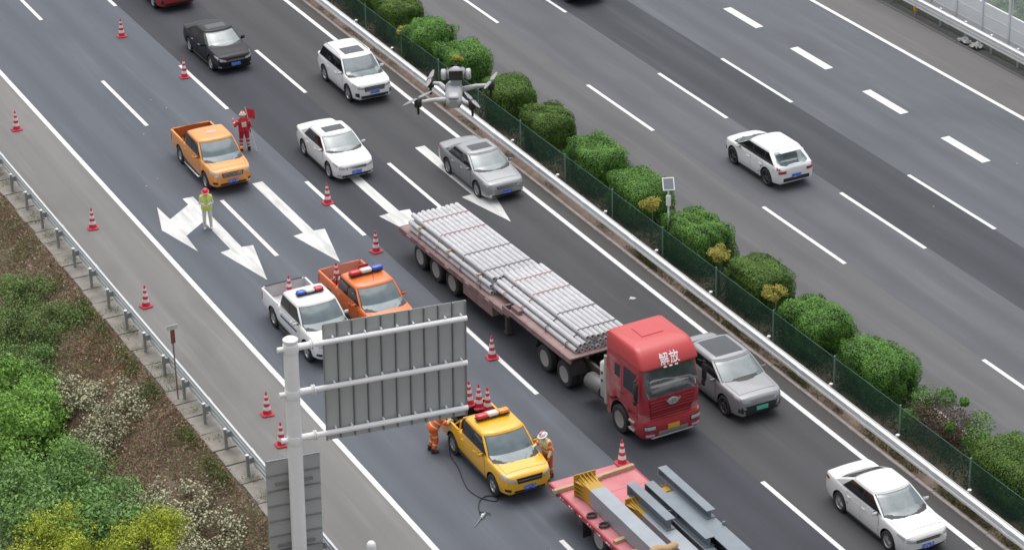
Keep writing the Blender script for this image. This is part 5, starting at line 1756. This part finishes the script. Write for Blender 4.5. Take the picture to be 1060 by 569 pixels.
# local +Y looks away from the camera
MB().loft([[(.040 * sx * wf, y, zc + .030 * sz * hf) for sx, sz in ((-1, -.5), (-.7, -1), (.7, -1), (1, -.5), (1, .5), (.6, 1), (-.6, 1), (-1, .5))]
           for y, wf, hf, zc in ((-.115, .55, .55, 0), (-.10, .85, .85, 0), (-.03, 1.0, 1.05, .003), (.05, 1.0, 1.05, .006), (.10, .85, .85, .004), (.115, .5, .5, 0))]).build('body', D_GREY, dr, 50)
MB().box((0, -.085, .030), (.05, .06, .018), None, .008).build('battery', D_LIGHT, dr, 50)
ARM = [(-.165, -.085, 0), (-.110, .125, .012), (.172, .075, .012), (.085, -.115, -.004)]
for (x, y, z) in ARM:
    sx, sy = math.copysign(1, x), math.copysign(1, y)
    a = MB().tube([(sx * .035, sy * .06, 0), (x * .6, y * .8, z + .004), (x, y, z)], [.015, .011, .009], 8).build('arm', D_LIGHT, dr, 50)
    MB().lathe([(.016, -.020), (.018, -.014), (.018, .016), (.012, .022), (.004, .026)], 'Z', 14, (x, y, z)).build('motor', D_DARK, a, 50)
    MB().cyl((x, y, z - .02), (x, y, z - .058), .007, .005, 8).build('foot', D_DARK, a)
    ang = RNG.uniform(0, 3)
    for q in (0, math.pi):
        c, s_ = math.cos(ang + q), math.sin(ang + q)
        prof = [(0, .004), (.03, .010), (.07, .008), (.105, .003)]
        vs = []
        for (r_, w_) in prof:
            for o_ in (-w_, w_):
                vs.append((x + c * r_ - s_ * o_, y + s_ * r_ + c * o_, z + .024 + .02 * o_))
        vs += [(p[0], p[1], p[2] - .0015) for p in vs]
        MB().add(vs, [(0, 1, 3, 2), (2, 3, 5, 4), (4, 5, 7, 6), (8, 10, 11, 9), (10, 12, 13, 11), (12, 14, 15, 13)]).build('propeller_blade', mat('propeller', (.26, .26, .27), .35, var=.1), a)
pl = MB().box((.012, .055, .085), (.085, .055, .075), None, .018).build('loudspeaker', D_LIGHT, dr, 50)
MB().box((.012, .055, .048), (.05, .05, .025)).build('mount', D_GREY, pl)
MB().box((.012, .024, .085), (.064, .006, .045)).build('grille', D_DARK, pl)
for s in (-1, 1):
    MB().lathe([(.018, s * .044), (.026, s * .050), (.026, s * .066), (.018, s * .070)], 'X', 16, (.012, .055, .080)).build('speaker_cap', D_LIGHT, pl, 50)
gb = MB().lathe([(.005, -.030), (.024, -.018), (.028, 0), (.024, .018), (.005, .030)], 'X', 14, (0, .12, -.02)).build('gimbal_camera', D_DARK, dr, 50)
# ------------------------------------------------------------------ vegetation
def leaves(name, P, N, size, m, parent=None, aspect=.5, jit=.6, tone=None, fold=.0):
    """One mesh of separate leaf faces: P centres, N facing directions, size per leaf."""
    P = np.asarray(P, float); n = len(P)
    N = np.asarray(N, float) + NR.normal(0, jit, (n, 3))
    N /= np.linalg.norm(N, axis=1)[:, None] + 1e-9
    A = np.cross(N, NR.normal(0, 1, (n, 3)))
    A /= np.linalg.norm(A, axis=1)[:, None] + 1e-9
    B = np.cross(N, A)
    s = (np.asarray(size) * np.ones(n))[:, None]
    v = np.empty((n, 4, 3))
    v[:, 0] = P - A * s * .5
    v[:, 1] = P + B * s * aspect * .5 + N * s * fold
    v[:, 2] = P + A * s * .5
    v[:, 3] = P - B * s * aspect * .5 + N * s * fold
    me = bpy.data.meshes.new(name)
    me.vertices.add(n * 4); me.loops.add(n * 4); me.polygons.add(n)
    me.vertices.foreach_set('co', v.reshape(-1))
    me.loops.foreach_set('vertex_index', np.arange(n * 4, dtype=np.int32))
    me.polygons.foreach_set('loop_start', np.arange(0, n * 4, 4, dtype=np.int32))
    me.update(calc_edges=True)
    at = me.attributes.new('tone', 'FLOAT', 'FACE')
    at.data.foreach_set('value', NR.random(n) if tone is None else np.clip(tone, 0, 1))
    me.materials.append(m)
    return link(name, me, parent)

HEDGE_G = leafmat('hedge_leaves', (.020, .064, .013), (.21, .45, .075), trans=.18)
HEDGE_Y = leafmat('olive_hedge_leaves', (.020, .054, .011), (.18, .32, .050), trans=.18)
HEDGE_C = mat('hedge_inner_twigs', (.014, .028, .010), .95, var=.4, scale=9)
BARK = mat('bark', (.09, .07, .055), .95, var=.3, scale=8, bump=.6)

def dirs(n):
    d = NR.normal(0, 1, (n, 3))
    return d / np.linalg.norm(d, axis=1)[:, None]
def boxy(d, p):
    return d / (np.abs(d) ** p).sum(1)[:, None] ** (1 / p)
def lump(d, seed, amp):
    r = np.random.default_rng(seed)
    o = np.zeros(len(d))
    for _ in range(6):
        k = r.normal(0, 1, 3) * 2.6
        o += np.sin(d @ k + r.uniform(0, 6))
    return 1 + amp * o / 2.4

def hedge(label, x, y, hx, hy, top, m, seed, n=26000, p=9.0, amp=.045, group='clipped hedge bushes on the median'):
    t = thing('hedge_bush', label, 'bush', (x, y, .10), RNG.uniform(-.05, .05), group)
    p = RNG.uniform(4.2, 7.5)
    amp = RNG.uniform(.06, .11)
    hz = top / 2
    sc = np.array([hx, hy, hz])
    d = dirs(n * 2)
    keep = d[:, 2] > -.75
    d = d[keep][:n]
    q = boxy(d, p)
    lm = lump(q * 1.8, seed, amp)
    rad = (1 - NR.random(len(q)) ** 2 * .16) * lm
    P = q * sc * rad[:, None] + np.array([0, 0, hz])
    P[:, 2] = np.maximum(P[:, 2], .06)
    nr = np.abs(q) ** (p - 1) * np.sign(q) + .15 * d
    tone = NR.random(len(q)) * .62 + .38 * np.clip((P[:, 2] / top - .70) * 3.2, 0, 1)      # leaf tones get lighter towards the top
    rings = []
    nseg = 20
    for k in range(9):
        a = -math.pi / 2 + math.pi * (k + .5) / 9
        dd = np.array([(math.cos(a) * math.cos(2 * math.pi * i / nseg), math.cos(a) * math.sin(2 * math.pi * i / nseg), math.sin(a)) for i in range(nseg)])
        qq = boxy(dd, p)
        qq = qq * (sc * .90) * lump(qq * 1.8, seed, amp)[:, None] + np.array([0, 0, hz])
        rings.append([tuple(v) for v in qq])
    ns = 900                                   # stray shoots the shears missed
    k = NR.integers(0, len(P), ns // 6)
    k = k[P[k, 2] > top * .55]
    o_ = np.repeat(nr[k] / (np.linalg.norm(nr[k], axis=1)[:, None] + 1e-6), 6, 0)
    Q = np.repeat(P[k], 6, 0) + o_ * NR.uniform(.02, .16, len(k) * 6)[:, None] + NR.normal(0, .025, (len(k) * 6, 3))
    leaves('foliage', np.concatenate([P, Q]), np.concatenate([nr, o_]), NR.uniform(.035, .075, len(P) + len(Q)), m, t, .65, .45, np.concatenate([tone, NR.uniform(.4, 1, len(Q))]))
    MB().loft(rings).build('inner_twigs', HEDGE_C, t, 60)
    MB().cyl((0, 0, -.12), (0, 0, .5), .05, .03, 8).build('stem', BARK, t)
    return t
HED = [(115.4, 1.3, 1.70, 0), (111.9, 1.3, 1.75, 1), (108.3, 1.35, 1.8, 1), (104.9, 1.3, 1.80, 0), (101.4, 1.45, 1.80, 0), (96.8, 1.35, 1.80, 1), (93.1, 1.30, 1.75, 1), (88.8, 1.50, 1.80, 0),
       (85.2, 1.55, 1.75, 0), (80.6, 1.60, 1.80, 0), (76.15, 1.45, 1.70, 1), (72.2, 1.55, 1.75, 0), (68.3, 1.65, 1.80, 0), (60.4, 1.7, 1.75, 1), (56.3, 1.6, 1.75, 0)]
HLAB = ['hedge bush mostly cut off by the top edge, farthest along the median', 'hedge bush at the top edge, second farthest along the median', 'dark rounded hedge bush at the top of the median',
        'hedge bush just above and left of the drone', 'hedge bush directly behind the drone', 'dark hedge bush just right of the drone', 'dark hedge bush above the silver sedan, second right of the drone',
        'bright hedge bush right of the silver sedan', 'bright hedge bush just left of the solar lamp', 'wide bright hedge bush just right of the solar lamp', 'olive hedge bush between two yellow topped saplings',
        'bright hedge bush just right of the third yellow sapling', 'bright hedge bush just left of the dead brown bush', 'olive hedge bush at the right edge, right of the dead brown bush', 'hedge bush out at the lower right end of the median']
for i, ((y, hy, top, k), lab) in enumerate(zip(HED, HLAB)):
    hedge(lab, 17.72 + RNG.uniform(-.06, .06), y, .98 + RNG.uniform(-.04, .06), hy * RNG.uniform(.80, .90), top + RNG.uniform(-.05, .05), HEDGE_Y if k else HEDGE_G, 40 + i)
# the dead bush with green shoots round it
DEAD = leafmat('dead_leaves', (.045, .028, .022), (.15, .095, .075), trans=.1)
t = thing('dead_bush', 'brown half dead bush with green shoots between two hedges', 'bush', (17.75, 64.2, .1))
d = dirs(5200)
q = boxy(d, 3.0) * lump(d * 2, 5, .12)[:, None]
P = q * np.array([.92, 1.35, .72]) * (1 - NR.random(len(q)) ** 1.5 * .35)[:, None] + np.array([0, 0, .72]); P[:, 2] = np.maximum(P[:, 2], .05)
leaves('dead_foliage', P, d, NR.uniform(.06, .11, len(q)), DEAD, t, .35, .7)
for k, (x, y, z, r) in enumerate(((.1, 1.45, 1.1, .45), (.6, .9, 1.25, .38), (.75, -.8, .95, .55), (.85, .2, 1.35, .16), (.2, -1.45, .8, .55), (-.4, -.75, 1.2, .18), (-.7, 1.2, .6, .4))):
    d = dirs(900)
    leaves('green_shoots', d * r * (1 - NR.random(len(d)) ** 2 * .4)[:, None] * lump(d * 2, k, .15)[:, None] + np.array([x, y, z]), d, NR.uniform(.05, .09, len(d)), HEDGE_G, t, .6, .6)
tw = MB()
for k in range(40):
    a, e = RNG.uniform(0, 6.28), RNG.uniform(.5, 1.4)
    l = RNG.uniform(.8, 1.35)
    tw.tube([(0, 0, 0), (math.cos(a) * math.cos(e) * l * .5, math.sin(a) * math.cos(e) * l * .7, math.sin(e) * l * .6), (math.cos(a) * math.cos(e) * l, math.sin(a) * math.cos(e) * l * 1.3, math.sin(e) * l * 1.05)], [.022, .012, .004], 5)
tw.build('twigs', BARK, t)

# yellow saplings on stakes in the median
YEL = leafmat('yellow_leaves', (.17, .18, .03), (.62, .52, .12), trans=.25)
for (x, y, z, r, lab) in ((16.95, 82.95, 1.62, .50, 'yellow topped sapling left of the solar lamp pole'), (16.95, 77.8, 1.66, .55, 'yellow topped sapling in the middle of the median row, below the solar lamp'),
                          (16.95, 73.85, 1.72, .50, 'yellow topped sapling nearest the viewer on the median'), (16.9, 105.9, 1.15, .45, 'pale green sapling behind the net fence near the top'), (16.95, 100.3, 1.75, .28, 'thin yellowish sapling top just behind the drone')):
    t = thing('sapling', lab, 'sapling', (x, y, .1), 0, 'yellow saplings on the median')
    MB().tube([(0, 0, -.1), (.02, .01, z * .5), (0, 0, z)], [.03, .024, .012], 6).build('trunk', BARK, t)
    MB().cyl((.07, 0, -.1), (.07, 0, z * .75), .018, n=6).build('stake', FPOST, t)
    Ps, Ns = [], []
    for k in range(9):
        c = dirs(1)[0] * r * np.array([.6, .6, .35]) + np.array([0, 0, z + .05])
        d = dirs(110)
        Ps.append(c + d * r * .42 * (NR.random(110) ** .4)[:, None] * np.array([1, 1, .7])); Ns.append(d * .5 + np.array([0, 0, .8]))
    leaves('foliage', np.concatenate(Ps), np.concatenate(Ns), NR.uniform(.06, .11, 990), YEL, t, .4, .5)

# low planting and litter on the median soil
def scatter(name, n, fx, fy, fz, size, m, aspect=.35, up=.8, jit=.7):
    x, y = fx(n), fy(n)
    P = np.stack([x, y, fz(x, y)], 1)
    Nn = np.tile(np.array([0, 0, up]), (len(P), 1))
    o = leaves(name, P, Nn, size(len(P)), m, None, aspect, jit)
    o['kind'] = 'stuff'
    return o
COVER = leafmat('ground_cover_leaves', (.035, .045, .016), (.17, .17, .045), trans=.15)
def clumpy(n, a, b, cl, sd):
    c = NR.uniform(a, b, cl)
    return c[NR.integers(0, cl, n)] + NR.normal(0, sd, n)
scatter('median_ground_cover', 16000, lambda n: 15.83 + np.abs(NR.normal(0, .26, n)), lambda n: clumpy(n, 50, 83, 90, .28), lambda x, y: .06 + NR.random(len(x)) ** 2 * .24, lambda n: NR.uniform(.04, .09, n), COVER, .5)
scatter('median_weeds', 2600, lambda n: 15.85 + np.abs(NR.normal(0, .25, n)), lambda n: clumpy(n, 84, 120, 26, .22), lambda x, y: .06 + NR.random(len(x)) ** 2 * .22, lambda n: NR.uniform(.04, .09, n), COVER, .5)
UND = leafmat('hedge_foot_leaves', (.014, .036, .013), (.055, .105, .03), trans=.15)
scatter('hedge_foot_growth', 60000, lambda n: NR.uniform(16.65, 18.6, n), lambda n: NR.uniform(52, 118, n), lambda x, y: .08 + NR.random(len(x)) ** 1.2 * .75, lambda n: NR.uniform(.06, .12, n), UND, .6, .3, 1.0)

# ------------------------------------------------------------------ the slope on the left
def ground_l(x):
    return np.minimum(0, (x + 4.0) * .5)
DRY = leafmat('dry_grass', (.11, .070, .048), (.50, .38, .27), trans=.1)
RUST = leafmat('rusty_litter', (.12, .05, .032), (.32, .16, .10), trans=.1)
WEED = leafmat('slope_weeds', (.045, .072, .022), (.20, .25, .07), trans=.2)
fx = lambda n: -4.02 - NR.random(n) ** 1.1 * 8.5
scatter('dry_grass', 120000, fx, lambda n: NR.uniform(64, 110, n), lambda x, y: ground_l(x) - .02 + NR.random(len(x)) ** 2 * .30, lambda n: NR.uniform(.06, .22, n), DRY, .16, .5, .9)
scatter('leaf_litter', 26000, lambda n: -4.02 - NR.random(n) ** 1.4 * 6, lambda n: clumpy(n, 66, 108, 60, 1.0), lambda x, y: ground_l(x) + NR.random(len(x)) * .12, lambda n: NR.uniform(.05, .11, n), RUST, .5, .9, .6)
scatter('slope_weeds', 42000, lambda n: -4.1 - np.abs(NR.normal(0, 2.6, n)), lambda n: clumpy(n, 64, 110, 110, .45), lambda x, y: ground_l(x) + NR.random(len(x)) ** 2 * .34, lambda n: NR.uniform(.05, .11, n), WEED, .4, .6, .8)
PALE = leafmat('pale_litter', (.30, .26, .20), (.62, .57, .48), trans=.1)
scatter('pale_slope_litter', 2600, lambda n: -4.1 - NR.random(n) * 5, lambda n: clumpy(n, 66, 106, 45, .6), lambda x, y: ground_l(x) + .1 + NR.random(len(x)) * .16, lambda n: NR.uniform(.04, .13, n), PALE, .4, .9, .5)
scatter('verge_edge_weeds', 9000, lambda n: -4.15 - np.abs(NR.normal(0, .28, n)), lambda n: clumpy(n, 62, 112, 26, .35), lambda x, y: ground_l(x) + NR.random(len(x)) ** 1.5 * .36, lambda n: NR.uniform(.06, .14, n), WEED, .35, .5, .9)
# tufts in the joints of the paving slabs
scatter('slab_joint_weeds', 5200, lambda n: -3.55 + NR.normal(0, .22, n), lambda n: clumpy(n, 60, 115, 34, .13), lambda x, y: .0 + NR.random(len(x)) ** 2 * .22, lambda n: NR.uniform(.04, .08, n), WEED, .35, .5, .9)
REDF = leafmat('red_petals', (.40, .05, .04), (.62, .12, .10), trans=.2)
scatter('red_flowers', 260, lambda n: -4.9 + NR.normal(0, .5, n), lambda n: clumpy(n, 82, 87, 12, .3), lambda x, y: ground_l(x) + .2 + NR.random(len(x)) * .1, lambda n: NR.uniform(.04, .08, n), REDF, .8)
ROCK = mat('stone', (.34, .30, .26), .9, var=.2, scale=3, bump=.4)

BLO_L = leafmat('blossom_shrub_leaves', (.075, .088, .045), (.32, .32, .18), trans=.2)
BLO_F = leafmat('white_petals', (.42, .40, .26), (.72, .69, .50), trans=.2)
def blossom(label, x, y, h, r, seed):
    z = float(ground_l(np.array(x)))
    t = thing('blossom_shrub', label, 'shrub', (x, y, z), 0, 'white flowering shrubs on the slope')
    Ps, Ns = [], []
    for k in range(24):
        a = RNG.uniform(0, 6.28); rr = 1.2 * r * math.sqrt(RNG.random())
        c = np.array([rr * math.cos(a), rr * math.sin(a), h * RNG.uniform(.2, .9) - .4 * (rr * math.cos(a)) * -.6])
        d = dirs(210)
        Ps.append(c + d * .34 * (NR.random(210) ** .4)[:, None]); Ns.append(d)
    P, Nn = np.concatenate(Ps), np.concatenate(Ns)
    leaves('foliage', P, Nn + np.array([0, 0, .4]), NR.uniform(.05, .10, len(P)), BLO_L, t, .4, .6)
    s = NR.random(len(P)) < .38
    s &= Nn[:, 2] > -.2
    leaves('blossoms', P[s] + Nn[s] * .05, Nn[s] + np.array([0, 0, .6]), NR.uniform(.05, .10, s.sum()), BLO_F, t, .9, .5)
    tw = MB()
    for k in range(9):
        a = RNG.uniform(0, 6.28); l = RNG.uniform(.4, .9) * r
        tw.tube([(0, 0, -.1), (math.cos(a) * l * .4, math.sin(a) * l * .4, h * .4), (math.cos(a) * l, math.sin(a) * l, h * .8)], [.02, .014, .006], 5)
    tw.build('stems', BARK, t)
for i, a in enumerate((('white flowering shrub beside the bright green tree, uppermost of the upper clump', -6.45, 83.9, .75, .95, 1), ('white flowering shrub of the upper clump nearest the guardrail', -5.75, 81.4, .75, 1.05, 2),
          ('white flowering shrub of the upper clump, lowest of the three', -6.85, 80.4, .8, 1.0, 3), ('white flowering shrub right of the lime tree, middle of the lower clump', -6.25, 73.9, .8, 1.0, 4),
          ('white flowering shrub of the lower clump nearest the grey green tree', -6.95, 75.7, .8, .95, 5), ('white flowering shrub at the bottom edge nearest the sign pole', -5.85, 71.7, .7, .95, 6))):
    blossom(*a)

FERN = leafmat('feathery_leaves', (.042, .080, .024), (.29, .40, .13), trans=.25)
T_BRIGHT = leafmat('bright_tree_leaves', (.032, .094, .016), (.32, .58, .10), trans=.14)
T_GREY = leafmat('grey_green_leaves', (.024, .068, .018), (.27, .47, .13), trans=.12)
T_LIME = leafmat('lime_leaves', (.11, .15, .012), (.62, .70, .07), trans=.14)
def tree(label, x, y, ztop, r, m, nclump, seed, lsize=(.08, .15), flat=.8, name='tree', cat='tree', base=None, per=420, group=None):
    z = float(ground_l(np.array(x))) if base is None else base
    rr_ = random.Random(seed)
    t = thing(name, label, cat, (x, y, z), 0, group)
    H = ztop - z
    zc = H - r * flat
    trunk = MB().tube([(0, 0, -.2), (rr_.uniform(-.1, .1), rr_.uniform(-.1, .1), H * .35), (0, 0, max(zc, .3))], [.04 + .02 * r, .03 + .015 * r, .02], 8)
    Ps, Ns = [], []
    for k in range(nclump):
        d = dirs(1)[0]
        f = rr_.uniform(.5, 1.0)
        c = d * r * f * np.array([1, 1, flat]) + np.array([0, 0, zc])
        c[2] = max(c[2], .25 + (c[0] * .5))
        if d[2] > -.2:
            trunk.tube([(0, 0, H * .3), tuple((np.array([0, 0, H * .3]) + c) / 2 + np.array([0, 0, .1])), tuple(c * .9)], [.03, .018, .006], 5)
        cr = r * rr_.uniform(.26, .44)
        dd = dirs(per)
        Ps.append(c + dd * cr * (NR.random(per) ** .35)[:, None] * lump(dd * 2, seed + k, .22)[:, None] * np.array([1, 1, .7])); Ns.append(dd * .7 + np.array([0, 0, .5]))
    trunk.build('trunk', BARK, t, 60)
    P = np.concatenate(Ps)
    leaves('crown', P, np.concatenate(Ns), NR.uniform(lsize[0], lsize[1], len(P)), m, t, .45, .55)
tree('grey green broad tree at the lower left corner', -9.9, 74.8, 1.55, 2.7, T_GREY, 34, 1, (.10, .20), per=620)
tree('grey green tree standing between the blossom shrubs and the left corner', -8.1, 77.2, .75, 1.6, T_GREY, 24, 2, (.07, .14))
tree('small bright green tree at the left edge, upper of the two', -8.25, 85.0, .6, 1.4, T_BRIGHT, 22, 3, (.10, .20), .9)
tree('larger bright green tree at the left edge above the grey green trees', -9.2, 80.6, .95, 2.25, T_BRIGHT, 40, 4, (.09, .18), per=560)
tree('bright green tree at the left edge between the small and the larger bright trees', -8.7, 82.9, .75, 1.45, T_BRIGHT, 24, 14, (.09, .17), .9)
tree('lime green tree top at the bottom edge, right of the grey green tree', -8.45, 70.3, 2.0, 1.5, T_LIME, 24, 5, (.06, .12), flat=.95)
tree('lime green tree top in the bottom left corner', -10.95, 72.2, 1.7, 1.5, T_LIME, 22, 6, (.06, .12), flat=.9)
tree('feathery dull green shrub uppermost on the slope, left of the guardrail', -5.6, 92.2, .10, 1.25, FERN, 26, 7, (.05, .12), .40, 'feathery_shrub', 'shrub', per=260)
tree('feathery dull green shrub nearest the guardrail above the blossoms', -5.55, 88.9, .05, 1.35, FERN, 28, 8, (.05, .12), .40, 'feathery_shrub', 'shrub', per=260)
tree('feathery dull green shrub at the left edge of the picture', -6.9, 90.4, -.15, 1.6, FERN, 34, 9, (.05, .12), .45, 'feathery_shrub', 'shrub', per=280)
tree('feathery grey green shrub just above the small bright tree', -7.2, 87.4, -.35, 1.3, T_GREY, 28, 10, (.05, .12), .45, 'feathery_shrub', 'shrub', per=280)
for i, (x, y, lab) in enumerate(((45.6, 98.2, 'dark green tree behind the noise barrier, left one'), (46.3, 95.3, 'dark green tree behind the noise barrier, middle one'), (45.5, 92.6, 'dark green tree behind the noise barrier, right one'), (48.6, 99.0, 'dark green tree farthest behind the noise barrier'), (49.0, 96.0, 'second farthest dark green tree behind the noise barrier'))):
    tree(lab, x, y, .5 - i * .1, 1.9, T_GREY, 20, 20 + i, (.10, .18), .8, base=-2.0 - max(0, x - 46) * .3)
